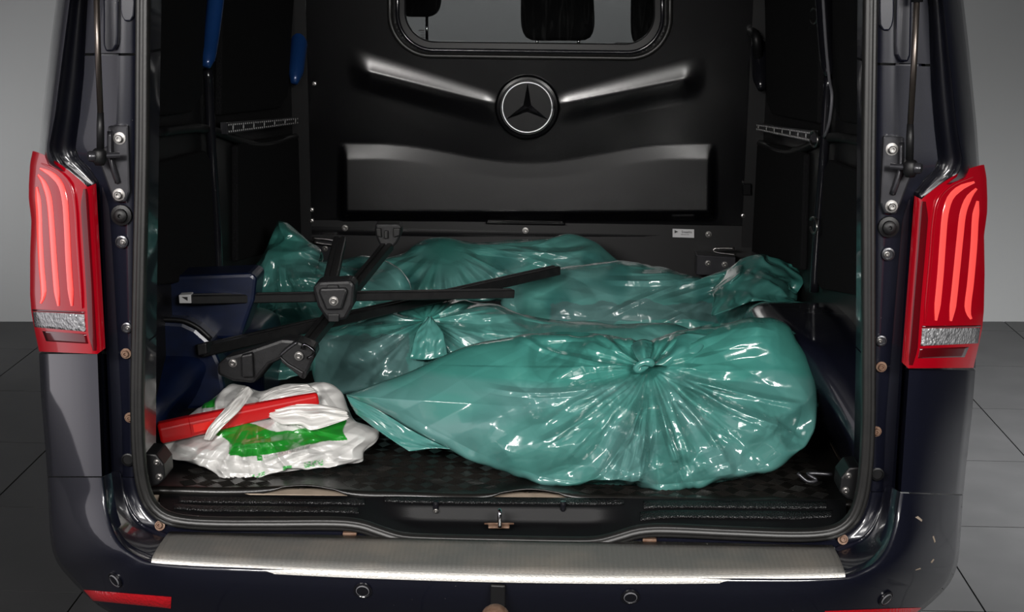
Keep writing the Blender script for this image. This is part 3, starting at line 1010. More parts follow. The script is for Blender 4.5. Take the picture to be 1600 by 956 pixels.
def round_path(x0, x1, y1, r, Y, n=14, top=-60):
    pts = [(x0, top)]
    pts += [(x0+r-r*math.cos(a), y1-r+r*math.sin(a)) for a in np.linspace(0, math.pi/2, n)]
    pts += [(x1-r+r*math.sin(a), y1-r+r*math.cos(a)) for a in np.linspace(0, math.pi/2, n)]
    pts += [(x1, top)]
    return [P(x, y+0.012*(x-824), Y-lean(y)) for x, y in pts]


tube('window_gasket', round_path(609, 1047, 89, 64, BY-0.008), 0.009, RUBBER, BK, 10)
tube('window_gasket', round_path(621, 1035, 80, 56, BY-0.004), 0.007, BLACKGLOSS, BK, 10)
fo = round_path(612, 1044, 86, 60, BY+0.004); fi = round_path(633, 1022, 67, 46, BY+0.010)
loft('window_frame', [[a, a+(b-a)*0.9, b, b+np.array([0, 0.03, 0])] for a, b in zip(fo, fi)], BLACKPL, BK)
g = [P(620, -60, BY+0.02-lean(-60)), P(1036, -60, BY+0.02-lean(-60)), P(1036, 84, BY+0.02-lean(84)), P(620, 76, BY+0.02-lean(84))]
gl = prism('window_pane', g, (0, 0.004, 0), GLASS, BK)
# print on the glass
def txt(body, size, loc, mt, parent, name, rot=(math.pi/2, 0, 0), align='CENTER'):
    cu = bpy.data.curves.new(name, 'FONT'); cu.body = body; cu.size = size; cu.extrude = 0.0002; cu.align_x = align; cu.align_y = 'CENTER'
    tmp = bpy.data.objects.new(name, cu); tmp.location = loc; tmp.rotation_euler = rot
    COL.objects.link(tmp)
    dep = bpy.context.evaluated_depsgraph_get(); dep.update()
    me = bpy.data.meshes.new_from_object(tmp.evaluated_get(dep)); me.transform(tmp.matrix_world)
    me.materials.clear()
    bpy.data.objects.remove(tmp)
    return link(name, me, mt, parent, False)


for k, (y, w, h) in enumerate(((46.5, 9, 2.2), (50.5, 6, 1.2), (54, 6, 1.2), (57.5, 9, 1.4))):
    prism('glass_print', [P(663-w, y, BY+.018-lean(50)), P(663, y, BY+.018-lean(50)), P(663, y+h, BY+.018-lean(50)), P(663-w, y+h, BY+.018-lean(50))], (0, .0006, 0), INK, gl)
# emblem: ring and three-pointed star on a round boss
ec = P(824, 167, BY-lean(167)); sc = 1/448.0
EM = lathe('emblem_boss', ec+np.array([0, -0.0, 0]), (0, -1, 0), [(50*sc, -0.01), (50*sc, 0.020), (47*sc, 0.030), (43*sc, 0.032), (41*sc, 0.026), (40*sc, 0.016), (0.0001, 0.016)], BULK, van, 48)
RINGM = mat('satin_chrome', (0.8, 0.8, 0.82), 0.4, 0.7)
rp = [ec+np.array([38.5*sc*math.cos(a), -0.020, 38.5*sc*math.sin(a)]) for a in np.linspace(0, 2*math.pi, 65)]
tube('emblem_ring', rp, 0.0026, RINGM, EM, 8, up=(0, -1, 0))
vv = []; ff = []
for k in range(3):
    a = math.pi/2+k*2*math.pi/3
    tip = ec+np.array([37*sc*math.cos(a), -0.019, 37*sc*math.sin(a)])
    l = ec+np.array([7*sc*math.cos(a+math.pi/3), -0.017, 7*sc*math.sin(a+math.pi/3)]); r = ec+np.array([7*sc*math.cos(a-math.pi/3), -0.017, 7*sc*math.sin(a-math.pi/3)])
    top = ec+np.array([0, -0.034, 0])
    b0 = len(vv); vv += [tip, l, top, r]; ff += [(b0, b0+1, b0+2), (b0, b0+2, b0+3)]
STARM = mat('dark_chrome', (0.05, 0.05, 0.055), 0.25, 1.0)
mesh('emblem_star', vv, ff, STARM, EM, smooth=False)
for x, y in ((539, 356), (821, 360), (1107, 366), (487, 328), (1161, 337), (491, 131), (487, 345)):
    big = y > 350
    bolt(BK, P(x, y, BY-lean(y)-(0.008 if big else 0.002)), 0.011 if big else 0.009, STEEL, washer=big)
prism('vent_bar', [P(762, 343, BY-.03), P(880, 345, BY-.03), P(884, 352, BY-.03), P(758, 350, BY-.03)], (0, .03, 0), BULK, BK, .003)
prism('bulkhead_clip', [P(1161, 287, BY-.045), P(1174, 287, BY-.045), P(1174, 305, BY-.045), P(1161, 305, BY-.045)], (0, .045, 0), BULK, BK, .003)
STK = prism('maker_label', [P(1051, 357.5, BY-.012), P(1084.5, 358.5, BY-.012), P(1084.5, 371.5, BY-.012), P(1051, 370.5, BY-.012)], (0, .003, 0), LABEL, BK, 0)
txt('Snoeks', 0.013, Vector(P(1073, 362.5, BY-.0135)), INK, STK, 'label_print')
txt('AUTOMOTIVE', 0.0045, Vector(P(1070, 366.5, BY-.0135)), INK, STK, 'label_print')
mesh('label_print', [P(1054, 359.5, BY-.0132), P(1060, 362, BY-.0132), P(1054, 364.5, BY-.0132)], [(0, 1, 2)], INK, STK, False)
# lashing brackets at the foot of the bulkhead
for s, pts, bl, ringp in ((1, ((1088, 398), (1150, 402), (1150, 432), (1088, 430)), ((1106, 411), (1132, 413)), ((1148, 388), (1118, 388), (1114, 390), (1118, 394), (1150, 398))), (-1, ((490, 376), (520, 378), (524, 408), (490, 408)), ((508, 388),), ((488, 372), (512, 374), (530, 378), (532, 382), (505, 381), (490, 378)))):
    LB = prism('lashing_bracket', [P(x, y, 2.40) for x, y in pts], (0, .08, 0), DARKSTEEL, van, .004)
    for q in bl: bolt(LB, P(*q, 2.40), 0.010)
    tube('lashing_loop', cr([P(*q, 2.36) for q in ringp], 20), 0.004, STEEL, LB, 8)
# cab seats seen through the window
def headrest(px0, px1, pyb, Y, pyt=-70, rx=26):
    c = [(px0, pyt), (px0-2, pyb-30), (px0+3, pyb-8), (px0+rx*.5, pyb), ((px0+px1)/2, pyb+1), (px1-rx*.5, pyb), (px1-3, pyb-8), (px1+1, pyb-30), (px1-6, pyt)]
    pts = [P(x, y, Y) for x, y in cr([(x, y, 0) for x, y in c], 40)[:, :2]]
    cen = sum(pts)/len(pts)
    rows = []
    for d, s in ((0.06, .86), (0.055, .95), (0.03, 1), (-0.02, 1), (-0.045, .95), (-0.05, .86)):
        rows.append([cen+(p-cen)*s+np.array([0, d, 0]) for p in pts])
    return rows


def seat(px0, px1, pyb, posts, Y, w):
    H = loft('cab_seat', headrest(px0, px1, pyb, Y), SEATF, van, closed=True, caps=True)
    for q in posts:
        tube('headrest_post', [P(q, pyb-22, Y), P(q, 95, Y)], 0.006, CHROME, H, 10)
    c = P((px0+px1)/2, 100, Y)
    o = box('seat_back', (c[0]-w, Y-0.06, 0.75), (c[0]+w, Y+0.10, float(P((px0+px1)/2, 69, Y)[2])), SEATF, H, 0.03)


seat(816, 928, 62, (839, 904), 2.98, 0.22)
seat(622, 688, 25, (667,), 2.98, 0.22)
seat(988, 1100, 76, (1020, 1070), 2.85, 0.22)

# ------------------------------------------------------------------ plastic bags
def inflate(name, outline, cen, yb, yt, T, back, mt, disp=None, nseg=300, nring=70, edge=0.55, printer=None):
    """a filled bag lying on the floor. outline: its contour seen from the door (px, py); yb / yt: distance into the
    load space at its lowest / highest contour point; T: bulge towards the door, back: bulge to the far side"""
    ol = cr([(x, y, 0) for x, y in outline]+[(outline[0][0], outline[0][1], 0)], nseg+1)[:-1, :2]
    p0, p1 = max(q[1] for q in outline), min(q[1] for q in outline)
    def Yof(py): return yb+(yt-yb)*(p0-py)/(p0-p1)
    # plane normal towards the door
    a = P(cen[0], p0, yb); b = P(cen[0], p1, yt)
    up = (b-a)/np.linalg.norm(b-a)
    nrm = np.array([0.0, -0.975, 0.22])
    s = np.linspace(0, 1, nring)
    s = 1-(1-s)**1.35
    c = np.array(cen, float)
    verts, px = [], []
    for sgn in (1, -1):
        for k, sk in enumerate(s):
            if sgn < 0 and k == nring-1: continue
            q = c+(ol-c)*sk
            x, y = q[:, 0], q[:, 1]
            th = (1-sk**2.4)**edge
            dd = _fw[None]*F+_r[None]*(x-800)[:, None]-_u[None]*(y-478)[:, None]
            base = O[None]+dd*((Yof(y)-O[1])/dd[:, 1])[:, None]
            h = np.full(len(q), (T if sgn > 0 else -back)*th)
            if disp is not None and sgn > 0:
                d = disp(x, y)
                h = h+d*min(1.0, (1-sk)*9+0.12)
                # ragged contour
                base = base+up[None, :]*(0.35*d*(sk**4))[:, None]
            elif disp is not None:
                h = h
            verts.append(base+nrm[None, :]*h[:, None]); px.append(q)
    # order: front rings centre->edge, then back rings edge->centre
    fr = verts[:nring]; bk = verts[nring:]
    allr = fr+bk[::-1]
    V = np.vstack(allr)
    V[:, 2] = np.maximum(V[:, 2], FLOORZ+0.0035)
    F_ = grid_faces(len(allr), nseg, True)
    me = bpy.data.meshes.new(name)
    me.from_pydata(V.tolist(), [], F_)
    me.update()
    if printer is not None:
        PXY = np.vstack(px[:nring]+px[nring:][::-1])
        col = np.ones((len(V), 4), np.float32)
        col[:, :3] = printer(PXY[:, 0], PXY[:, 1], np.arange(len(V)) < nring*nseg)
        at = me.color_attributes.new('print', 'FLOAT_COLOR', 'POINT')
        at.data.foreach_set('color', col.ravel())
    o = link(name, me, mt)
    return rebase(o)


def folds(kx, ky, n, seed, amp, r0, r1):
    """creases radiating from a knot"""
    rg = np.random.RandomState(seed)
    phs = rg.rand(8)*7
    def f(x, y):
        dx, dy = x-kx, y-ky
        r = np.hypot(dx, dy)+1e-6; th = np.arctan2(dy, dx)
        w = 0.22*vnoise(r/60+phs[0], th*2+phs[1])
        k = tri(th*n/(2*math.pi)+w+phs[2])+0.6*tri(th*n*1.7/(2*math.pi)-1.4*w+phs[3])
        e = np.clip(r/r0, 0, 1)*np.exp(-np.clip(r-r0, 0, None)/r1)
        return amp*k*e*(0.6+0.5*vnoise(th*1.7+phs[4], r/140))
    return f


def knot(name, px, py, Y, size, parent, seed):
    """twisted tie with loose tails"""
    rg = np.random.RandomState(seed)
    c = P(px, py, Y)
    path = [c+size*np.array([0.55*math.cos(a*2.0), -0.30*math.sin(a*1.5)-0.25, 0.40*math.sin(a*2.0+0.5)+0.12*a-0.3]) for a in np.linspace(0, 3.0, 36)]
    rr = [size*(0.27+0.06*math.sin(i*0.35)) for i in range(36)]
    o = tube(name, path, rr, FILM, None, 12)
    adopt(o, parent)
    return o


def sheet(name, pts_rows, mt, parent, amp=0.006, seed=1, n=40, m=26, th=0.0008):
    """loose flap of film given as rows of 3-D points"""
    R = [cr(r, m) for r in pts_rows]
    R = np.array(R)
    C = np.stack([cr(R[:, j], n) for j in range(m)], 1)
    u, v = np.meshgrid(np.linspace(0, 4.5, m), np.linspace(0, 4.5, n))
    d = crumple(u, v, seed, 6, 1.2)*amp
    C = C+d[..., None]*np.array([0.25, -0.9, 0.3])
    o = loft(name, [list(r) for r in C], mt, None)
    thicken(o, th, 0)
    adopt(o, parent)
    return o


def film_layers(kx, ky, seed, grey=None, line=None):
    """colour of the film: single layers look pale and greyish over the contents, doubled and gathered film deeper green"""
    one = np.array([0.086, 0.220, 0.205]); two = np.array([0.042, 0.205, 0.172]); dk = np.array([0.024, 0.115, 0.108]); gr = np.array([0.070, 0.125, 0.125])
    def f(x, y, front):
        dx, dy = x-kx, y-ky
        r = np.hypot(dx, dy)+1e-6; th = np.arctan2(dy, dx)
        a = np.clip(0.5+2.2*vnoise(th*4.5+seed, r/170), 0, 1)*np.exp(-r/330)
        a = np.maximum(a*0.7, np.clip(-0.1+2.5*vnoise(x/70+seed*3, y/45), 0, 1)*0.5)
        a = np.maximum(a, np.exp(-(r/45)**2))
        if line is not None:
            t = np.clip((line+14*vnoise(x/60, y*0+seed)-y)/16+0.5, 0, 1)
            a = np.maximum(a, 0.9*t)
        c = one[None]*(1-a[:, None])+two[None]*a[:, None]
        b = np.clip(2.6*vnoise(x/46+seed*7, y/34+2)-0.9, 0, 0.8)[:, None]*(0.25 if line is not None else 0.8)
        c = c*(1-b)+dk[None]*b
        if grey is not None:
            g = inpoly(x+6*vnoise(x/14, y/14), y+6*vnoise(x/14+4, y/14), grey)[:, None]*0.75
            c = c*(1-g)+gr[None]*g
        return c
    return f


def inpoly(x, y, poly):
    r = np.zeros(x.shape, bool)
    n = len(poly)
    for i in range(n):
        x0, y0 = poly[i]; x1, y1 = poly[(i+1) % n]
        c = ((y0 > y) != (y1 > y)) & (x < (x1-x0)*(y-y0)/(y1-y0+1e-12)+x0)
        r ^= c
    return r


def ridges(kx, ky, n, seed, amp, rmax, down=False):
    """thin sharp pleats running out from a knot"""
    rg = np.random.RandomState(seed)
    L_ = [((rg.rand()*2*math.pi if (not down or q % 5 == 0) else 0.25+rg.rand()*2.65), 18+rg.rand()*40, 60+rg.rand()*rmax, 0.5+rg.rand(), (rg.rand()-.5)*0.9) for q in range(n)]
    def f(x, y):
        dx, dy = x-kx, y-ky
        r = np.hypot(dx, dy)+1e-6; th = np.arctan2(dy, dx)
        out = np.zeros_like(x)
        for t0, r0, r1, w, bend in L_:
            d = (th-t0-bend*r/300+math.pi) % (2*math.pi)-math.pi
            dist = np.abs(d)*r
            e = np.clip((r-r0)/20, 0, 1)*np.clip((r1-r)/40, 0, 1)
            out += amp*w*np.clip(1-dist/(4.5+3*w), 0, 1)*e
        return out
    return f


# --- the big tied sack by the sill
rg_f = ridges(1012, 572, 46, 8, 0.011, 230, True)
kf = folds(1012, 572, 14, 5, 0.024, 70, 130)
def disp_front(x, y):
    k = np.clip((x-690)/170, 0, 1)
    dx, dy = x-1012, (y-570)
    r = np.hypot(dx, dy)+1e-6; th = np.arctan2(dy, dx)
    d = kf(x, y)*(0.15+0.7*k)*(0.55+0.45*np.clip(dy/60, 0, 1))
    # long facets pulled towards the knot, broken across by short kinks
    rad = crumple(th*2.4+0.25*vnoise(r/70, th), r/120, 61, 8, 1.0)*np.clip(r/90, 0, 1.1)
    d += rad*0.040*(0.15+0.85*k)*(0.35+0.75*np.clip(dy/90, 0, 1))
    d += crumple(x/120, y/100, 11, 7, 1.0)*0.045*(0.3+0.7*k)
    d += crumple(x/64, y/70, 13, 6, 1.0)*0.048*(0.12+0.88*k)*np.clip(0.35+1.5*vnoise(x/95+3, y/75), 0, 1.2)
    d += crumple(x/36, y/32, 12, 6, 1.0)*0.016*(0.3+0.7*k)*np.clip(0.2+1.8*vnoise(x/70, y/55), 0, 1.3)
    # long diagonal pull creases from the tip
    d += 0.005*tri((x*0.50+y*0.95)/74+0.12*vnoise(x/120, y/80))*(1-k*0.6)
    d += rg_f(x, y)*(0.1+0.9*k)
    rr = np.hypot((x-1012), (y-566)*1.2)
    d -= 0.045*np.exp(-(rr/34)**2)
    return d


ol = [(541, 617), (596, 597), (650, 577), (700, 553), (737, 538), (790, 528), (835, 522), (876, 518), (944, 522), (985, 530), (1013, 534), (1035, 526), (1098, 509), (1155, 503), (1205, 503), (1232, 509), (1244, 531), (1262, 560), (1274, 600), (1276, 640), (1270, 668), (1247, 706), (1203, 735), (1107, 757), (1035, 763), (915, 760), (843, 753), (761, 727), (690, 694), (640, 668), (590, 640)]
SACK = inflate('plastic_sack', ol, (990, 640), 0.20, 0.46, 0.115, 0.16, FILMP, disp_front, 720, 180, 0.5, film_layers(1012, 570, 3, None, 592))
tag(SACK, 'large teal plastic sack tied in a knot, nearest the sill', 'plastic sack', 'teal plastic sacks on the cargo floor')
knot('knot', 1006, 566, 0.30, 0.030, SACK, 3)
sheet('knot_tail', [[P(985, 536, .40), P(1005, 530, .37), P(1020, 534, .38)], [P(990, 552, .34), P(1006, 548, .31), P(1018, 552, .33)], [P(1000, 568, .31), P(1008, 566, .29), P(1015, 568, .31)]], FILM, SACK, 0.004, 4, 20, 16)
sheet('knot_tail', [[P(1035, 535, .40), P(1070, 520, .38), P(1110, 524, .38)], [P(1028, 560, .33), P(1060, 548, .31), P(1090, 552, .33)], [P(1012, 572, .31), P(1030, 570, .29), P(1045, 576, .31)]], FILM, SACK, 0.006, 5, 20, 20)
sheet('knot_tail', [[P(1230, 510, .50), P(1262, 540, .46), P(1284, 590, .44)], [P(1236, 560, .44), P(1262, 570, .42), P(1282, 600, .42)], [P(1240, 620, .42), P(1262, 620, .40), P(1272, 640, .40)]], FILM, SACK, 0.010, 6, 24, 24)
sheet('sack_mouth', [[P(541, 617, .34), P(590, 640, .30), P(650, 676, .27), P(705, 702, .25)], [P(548, 632, .33), P(592, 662, .29), P(640, 690, .26), P(682, 700, .24)], [P(556, 646, .33), P(590, 672, .29), P(622, 694, .26), P(640, 705, .245)]], FILM, SACK, 0.006, 7, 30, 30)


# --- the sacks behind it
def make_disp(seed, a1=0.045, a2=0.018, s1=75, s2=32, kn=None, rk=None):
    kk = folds(*kn) if kn else None
    rr = ridges(*rk) if rk else None
    def f(x, y):
        d = crumple(x/s1, y/s1*1.4, seed, 7, 1.0)*a1+crumple(x/s2, y/s2*1.4, seed+40, 6, 1.0)*a2*np.clip(0.4+1.5*vnoise(x/60+seed, y/40), 0, 1.3)
        if kk: d = d+kk(x, y)
        if rr: d = d+rr(x, y)
        return d
    return f


ol = [(490, 528), (560, 502), (620, 482), (690, 468), (760, 474), (815, 490), (870, 500), (960, 506), (1050, 506), (1100, 530), (1080, 570), (960, 600), (800, 610), (650, 612), (540, 618), (500, 606), (486, 570)]
SK = inflate('plastic_sack', ol, (740, 545), 0.86, 1.12, 0.09, 0.14, FILMP, make_disp(21, kn=(668, 500, 13, 4, 0.02, 50, 90), rk=(668, 497, 40, 5, 0.010, 150)), 480, 110, 0.5, film_layers(668, 498, 5, [(498, 525), (560, 520), (640, 524), (640, 600), (560, 620), (490, 610)]))
tag(SK, 'teal plastic sack with a gathered top, directly behind the large tied sack', 'plastic sack', 'teal plastic sacks on the cargo floor')
sheet('sack_tie', [[P(640, 560, .82), P(650, 520, .86), P(668, 494, .90)], [P(668, 562, .80), P(668, 530, .83), P(672, 495, .88)], [P(700, 555, .82), P(692, 520, .85), P(674, 494, .90)]], FILM, SK, 0.012, 8, 26, 26)
ol = [(782, 470), (795, 444), (850, 424), (920, 412), (980, 408), (1040, 420), (1110, 437), (1138, 424), (1165, 410), (1210, 408), (1240, 428), (1248, 470), (1240, 510), (1150, 530), (1000, 532), (880, 528), (800, 505)]
SK = inflate('plastic_sack', ol, (1000, 470), 1.35, 1.60, 0.09, 0.14, FILMP, make_disp(23, rk=(1180, 420, 46, 6, 0.013, 200)), 480, 110, 0.5, film_layers(1180, 420, 7, [(860, 478), (1000, 470), (1110, 476), (1120, 500), (860, 504)]))
tag(SK, 'teal plastic sack with a raised crumpled ear, beside the right wheel arch', 'plastic sack', 'teal plastic sacks on the cargo floor')
sheet('sack_ear', [[P(1120, 440, 1.45), P(1150, 410, 1.5), P(1172, 399, 1.52), P(1200, 398, 1.52), P(1232, 410, 1.5), P(1251, 424, 1.5)], [P(1110, 465, 1.30), P(1150, 440, 1.34), P(1180, 430, 1.36), P(1205, 432, 1.36), P(1235, 440, 1.36), P(1250, 450, 1.38)], [P(1110, 495, 1.18), P(1150, 480, 1.20), P(1180, 470, 1.22), P(1205, 472, 1.22), P(1230, 478, 1.22), P(1244, 482, 1.24)]], FILM, SK, 0.045, 9, 50, 60)
ol = [(548, 432), (560, 410), (600, 404), (634, 396), (660, 376), (693, 370), (740, 378), (800, 376), (860, 371), (890, 364), (930, 378), (962, 404), (985, 420), (960, 445), (880, 462), (780, 470), (660, 470), (575, 462)]
SK = inflate('plastic_sack', ol, (770, 420), 1.98, 2.25, 0.07, 0.12, FILMP, make_disp(25, rk=(693, 380, 46, 7, 0.013, 220)), 480, 110, 0.5, film_layers(700, 380, 9))
tag(SK, 'teal plastic sack lying along the foot of the bulkhead', 'plastic sack', 'teal plastic sacks on the cargo floor')
ol = [(436, 347), (452, 354), (480, 375), (502, 392), (494, 404), (520, 406), (570, 402), (610, 410), (640, 440), (640, 480), (590, 520), (520, 560), (450, 590), (405, 585), (385, 540), (384, 480), (392, 426), (412, 402), (423, 368)]
SK = inflate('plastic_sack', ol, (490, 470), 1.02, 1.60, 0.06, 0.12, FILMP, make_disp(27, 0.085, 0.045, 60, 30, rk=(440, 380, 44, 8, 0.013, 170)), 480, 110, 0.5, film_layers(440, 380, 11))
tag(SK, 'teal plastic sack with a pointed upright corner, under the roof bars', 'plastic sack', 'teal plastic sacks on the cargo floor')

# ------------------------------------------------------------------ white carrier bag with a red bar through its handles
GREEN = (0.009, 0.19, 0.016)
green1 = [(331, 670), (345, 664), (372, 661), (391, 657), (412, 664), (436, 672), (460, 671), (481, 666), (510, 660), (543, 655), (539, 672), (547, 685), (520, 687), (498, 690), (460, 699), (427, 707), (395, 710), (367, 709), (364, 688), (354, 680), (338, 676)]
green2 = [(313, 631), (341, 616), (337, 635), (318, 638)]


def printer(x, y, front):
    c = np.empty((len(x), 3)); c[:] = (0.50, 0.495, 0.48)
    wx = x+1.5*vnoise(x/9, y/9); wy = y+1.2*vnoise(x/11+7, y/8)
    g = (inpoly(wx, wy, green1) | inpoly(wx, wy, green2)) & front
    c[g] = GREEN
    # line of small print under the green field
    t = (x-418)/70; ly = 711-16*t
    s = front & (t > 0) & (t < 1) & (np.abs(y-ly) < 2.0) & (vnoise(x*1.1, y*0.4) > -0.1)
    c[s] = (0.28, 0.28, 0.28)
    sq = front & (np.abs(x-411) < 4.5) & (np.abs(y-713) < 4.5)
    c[sq] = GREEN
    sq = front & (np.abs(x-452) < 7) & (np.abs(y-730+(x-452)*.15) < 3.5)
    c[sq] = (0.05, 0.32, 0.07)
    sq = front & (np.abs(x-492) < 14) & (np.abs(y-723+(x-492)*.2) < 4) & (vnoise(x*0.5, y*0.7) > 0)
    c[sq] = (0.08, 0.36, 0.10)
    sq = front & (np.abs(x-405) < 10) & (np.abs(y-740+(x-405)*.3) < 3) & (vnoise(x*0.5+9, y*0.7) > 0)
    c[sq] = (0.08, 0.36, 0.10)
    return c


wr = [ridges(405, 628, 30, 31, .008, 170), ridges(566, 690, 26, 32, .008, 150), ridges(335, 700, 24, 33, .008, 140)]


def disp_white(x, y):
    d = crumple(x/60, y/34, 31, 7, 1.0)*0.045+crumple(x/28, y/22, 32, 6, 1.0)*0.026*np.clip(0.3+1.5*vnoise(x/40, y/30), 0, 1.2)
    d += 0.004*tri((y+0.45*x)/30+0.3*vnoise(x/60, y/50))+sum(f(x, y) for f in wr)
    return d


ol = [(249, 700), (262, 684), (291, 652), (320, 632), (339, 617), (360, 600), (380, 603), (405, 612), (430, 606), (448, 600), (477, 599), (512, 598), (534, 613), (545, 640), (556, 658), (592, 676), (588, 690), (569, 706), (566, 721), (522, 726), (462, 735), (391, 745), (351, 749), (332, 736), (300, 724), (265, 714)]
WB = inflate('carrier_bag', ol, (430, 675), 0.21, 0.50, 0.045, 0.05, WFILM, disp_white, 460, 150, 0.5, printer)
tag(WB, 'crumpled white carrier bag with a green print, holding a red bar', 'carrier bag')
# handle strap over the bar
sheet('handle', [[P(379, 606, .40), P(350, 640, .312), P(326, 668, .285), P(318, 686, .275)], [P(388, 604, .395), P(362, 640, .302), P(338, 666, .277), P(325, 688, .268)], [P(397, 612, .40), P(372, 644, .312), P(347, 668, .285), P(330, 688, .275)]], WFILM2, WB, 0.007, 13, 40, 60)
sheet('handle', [[P(404, 624, .395), P(420, 612, .42), P(450, 603, .45), P(480, 600, .46)], [P(406, 630, .375), P(426, 621, .395), P(455, 614, .42), P(492, 609, .44)], [P(410, 634, .375), P(430, 627, .395), P(458, 619, .41), P(492, 613, .43)]], WFILM2, WB, 0.006, 14, 40, 60)
sheet('handle', [[P(404, 628, .385), P(425, 638, .355), P(455, 632, .36), P(500, 632, .37), P(540, 640, .36)], [P(406, 638, .365), P(430, 650, .335), P(465, 652, .325), P(500, 648, .33), P(545, 652, .34)], [P(412, 645, .36), P(440, 662, .315), P(470, 664, .31), P(486, 672, .30), P(540, 656, .33)]], WFILM2, WB, 0.008, 15, 46, 70)
# red bar: faceted plastic case
def bar_rows(p0, p1, sec, n=2):
    d = (p1-p0)/np.linalg.norm(p1-p0)
    return d


ra, rb = P(248, 676, .285), P(497, 622, .39)
d, s, b = frame_of(rb-ra)
rows = []
for t, k in ((0, .8), (0.012, 1), (0.19, 1), (0.195, .97), (0.5, .9), (0.9, .68), (0.985, .6), (1.0, .5)):
    c = ra+(rb-ra)*t
    h, w = 0.0225*k, 0.018*k
    sec = [(-w, -h), (-w*.6, -h*1.1), (w*.9, -h), (w, -h*.8), (w, h*.5), (w*.5, h*1.05), (-w*.6, h*1.05), (-w, h*.7)]
    rows.append([c+s*q[0]+b*q[1] for q in sec])
RB = loft('warning_triangle_case', rows, REDPL, None, closed=True, smooth=False, caps=True)
bevel(RB, 0.002, 2)
tag(RB, 'red plastic bar stuck through the handles of the white carrier bag', 'plastic bar')
rebase(RB)
q = [ra+(rb-ra)*t+s*w_+b*h_ for t, w_, h_ in ((.03, .0184, -.014), (.2, .0184, -.014), (.2, .0184, .008), (.03, .0184, .008))]
if s[1] > 0: q = [ra+(rb-ra)*t-s*0.0184+b*h_ for t, h_ in ((.21, -.012), (.42, -.011), (.42, .008), (.21, .009))]
else: q = [ra+(rb-ra)*t+s*0.0184+b*h_ for t, h_ in ((.21, -.012), (.42, -.011), (.42, .006), (.21, .007))]
o = prism('reflector_face', q, (0, -0.0015, 0), REDPL2, None); adopt(o, RB)

# ------------------------------------------------------------------ roof bars
def roof_bar(p0, p1, wd_, ht_, label, roll=0.0):
    p0, p1 = np.array(p0), np.array(p1)
    d, s, b = frame_of(p1-p0)
    s, b = s*math.cos(roll)+b*math.sin(roll), -s*math.sin(roll)+b*math.cos(roll)
    w, h = wd_/2, ht_/2; e = min(w, h)*.25
    sec = [(-w, -h+e), (-w+e, -h), (w-e, -h), (w, -h+e), (w, h-e), (w-e, h), (w*.22, h), (w*.16, h-.004), (-w*.16, h-.004), (-w*.22, h), (-w+e, h), (-w, h-e)]
    o = loft('roof_bar', [[p0+(p1-p0)*t+s*q[0]+b*q[1] for q in sec] for t in (0, .33, .66, 1)], ROOFBAR, None, closed=True, smooth=False, caps=True)
    tag(o, label, 'roof bar', 'black roof bars lying on the sacks')
    rebase(o)
    return o, d, s, b


def add_prism(parent, name, poly, vec, mt, bev=0.003):
    o = prism(name, poly, vec, mt, None, bev); adopt(o, parent); return o


A0, A1 = P(298, 467, .55), P(800, 458, .95)
A, d, s, b = roof_bar(A0, A1, .030, .022, 'black roof bar lying level across the others, with a pale grey end')
e0 = P(281, 467, .61)
pl = [P(279, 461, .54), P(298, 460, .54), P(299, 474, .54), P(280, 474, .54)]
add_prism(A, 'end_cap', pl, (0.0, 0.03, 0), WHITELAB, .002)
add_prism(A, 'end_cap_opening', [P(284, 464, .5385), P(293, 464, .5385), P(293, 470, .5385)], (0, 0.002, 0), INK, 0)
B0, B1_ = P(312, 548, .49), P(869, 422, 1.38)
Bb, d, s, b = roof_bar(B0, B1_, .034, .026, 'longest black roof bar, slanting up to the right over the sacks')
add_prism(Bb, 'end_cap', [P(307, 539, .475), P(322, 536, .475), P(323, 553, .475), P(309, 556, .475)], (0.01, .03, 0), FOOTPL)
ft = [P(x, y, .46) for x, y in ((338, 570), (352, 558), (376, 552), (440, 530), (466, 532), (452, 556), (420, 570), (404, 590), (396, 600), (362, 596), (339, 586))]
FT = add_prism(Bb, 'foot', ft, (0.01, .06, 0.0), FOOTPL, .008)
def child_bolt(parent, c, r, axis=(0, -1, 0)):
    o = bolt(None, c, r, STEEL, axis); adopt(o, parent); return o


def sub(parent_part, top, o):
    """second level under a part of a rebased thing"""
    o.parent = parent_part; o.matrix_parent_inverse = Matrix.Identity(4); return o


sub(FT, Bb, bolt(None, P(364, 567, .458), 0.010, STEEL))
sub(FT, Bb, prism('foot_cover', [P(x, y, .442) for x, y in ((376, 556), (394, 552), (396, 590), (377, 590))], (0, .03, 0), FOOTPL, None, .004))
C0, C1 = P(531, 376, 1.38), P(514, 450, .74)
Cc, d, s, b = roof_bar(C0, C1, .036, .026, 'short-looking black roof bar pointing to the bulkhead, with a large bolted foot')
hou = [P(x, y, .66) for x, y in ((497, 440), (548, 438), (555, 446), (552, 478), (540, 500), (512, 503), (496, 480), (488, 450))]
FT = add_prism(Cc, 'foot', hou, (0, .07, 0), FOOTPL, .008)
cov = [P(x, y, .645) for x, y in ((499, 451), (540, 450), (543, 456), (534, 484), (509, 485), (498, 458))]
cv = sub(FT, Cc, prism('foot_cover', cov, (0, .02, 0), FOOTPL, None, .005))
sub(FT, Cc, bolt(None, P(521.5, 470, .644), 0.0115, STEEL))
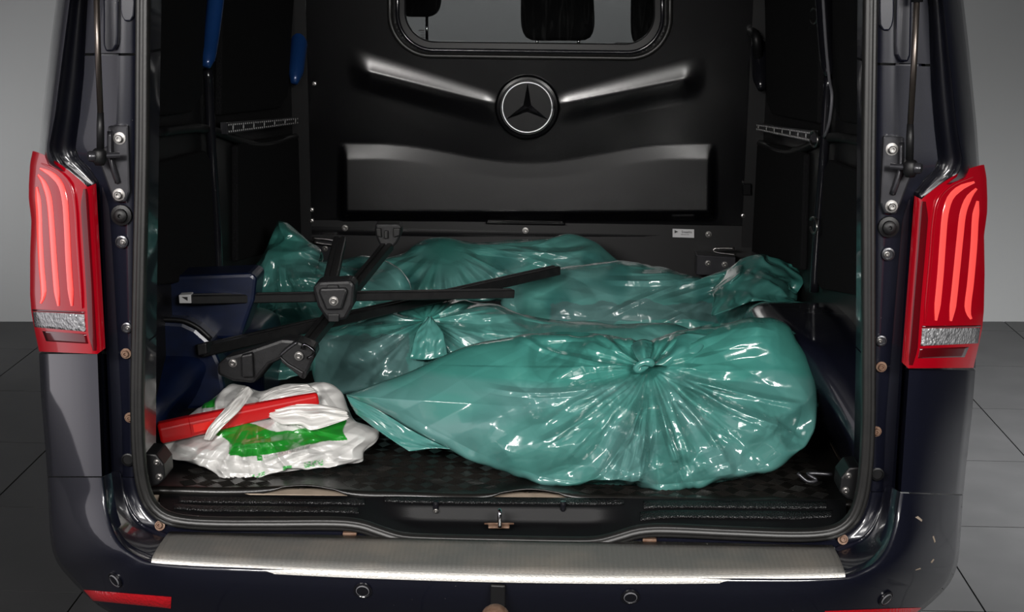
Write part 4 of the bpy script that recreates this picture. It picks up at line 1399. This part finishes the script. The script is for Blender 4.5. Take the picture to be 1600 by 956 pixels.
sub(FT, Cc, prism('foot_tab', [P(x, y, .648) for x, y in ((511, 446), (528, 446), (529, 451), (510, 451))], (0, .02, 0), FOOTPL, None, .002))
sub(FT, Cc, prism('foot_tab', [P(x, y, .652) for x, y in ((512, 491), (530, 491), (529, 503), (513, 503))], (0, .02, 0), FOOTPL, None, .002))
D0, D1 = P(606, 384, 1.42), P(466, 556, .47)
Dd, d, s, b = roof_bar(D0, D1, .034, .026, 'black roof bar slanting away to the bulkhead, with a clamp foot at each end')
fa = [P(x, y, 1.400) for x, y in ((586, 350), (624, 350), (627, 356), (626, 368), (620, 380), (612, 388), (596, 388), (591, 378), (586, 366))]
FT = add_prism(Dd, 'clamp_foot', fa, (0, .06, 0), FOOTPL, .006)
sub(FT, Dd, prism('clamp_jaw', [P(x, y, 1.385) for x, y in ((587, 357), (595, 357), (596, 371), (589, 369))], (0, .02, 0), ROOFBAR, None, .002))
sub(FT, Dd, prism('clamp_jaw', [P(x, y, 1.385) for x, y in ((614, 357), (625, 357), (624, 368), (615, 371))], (0, .02, 0), ROOFBAR, None, .002))
sub(FT, Dd, prism('clamp_screw', [P(x, y, 1.385) for x, y in ((600, 361), (606, 361), (606, 373), (600, 373))], (0, .02, 0), ROOFBAR, None, .002))
nf = [P(x, y, .42) for x, y in ((436, 553), (464, 533), (492, 545), (493, 556), (480, 580), (476, 594), (468, 590), (440, 564))]
FT = add_prism(Dd, 'clamp_foot', nf, (0.0, .07, 0), FOOTPL, .006)
pth = [P(x, y, .408) for x, y in ((437, 553), (463, 534), (470, 541))]
sub(FT, Dd, tube('clamp_rim', cr([P(x, y, .417) for x, y in ((438, 555), (452, 543), (464, 535))], 10), .003, DARKSTEEL, None, 8))
sub(FT, Dd, tube('clamp_hook', cr([P(x, y, .405) for x, y in ((472, 545), (475, 538), (491, 549), (488, 556), (480, 560))], 16), .004, STARM, None, 8))
sub(FT, Dd, bolt(None, P(467, 556, .412), 0.0105, STEEL))
sub(FT, Dd, prism('clamp_jaw', [P(x, y, .41) for x, y in ((437, 556), (450, 568), (474, 582), (470, 590), (440, 566))], (0, .02, 0), FOOTPL, None, .002))
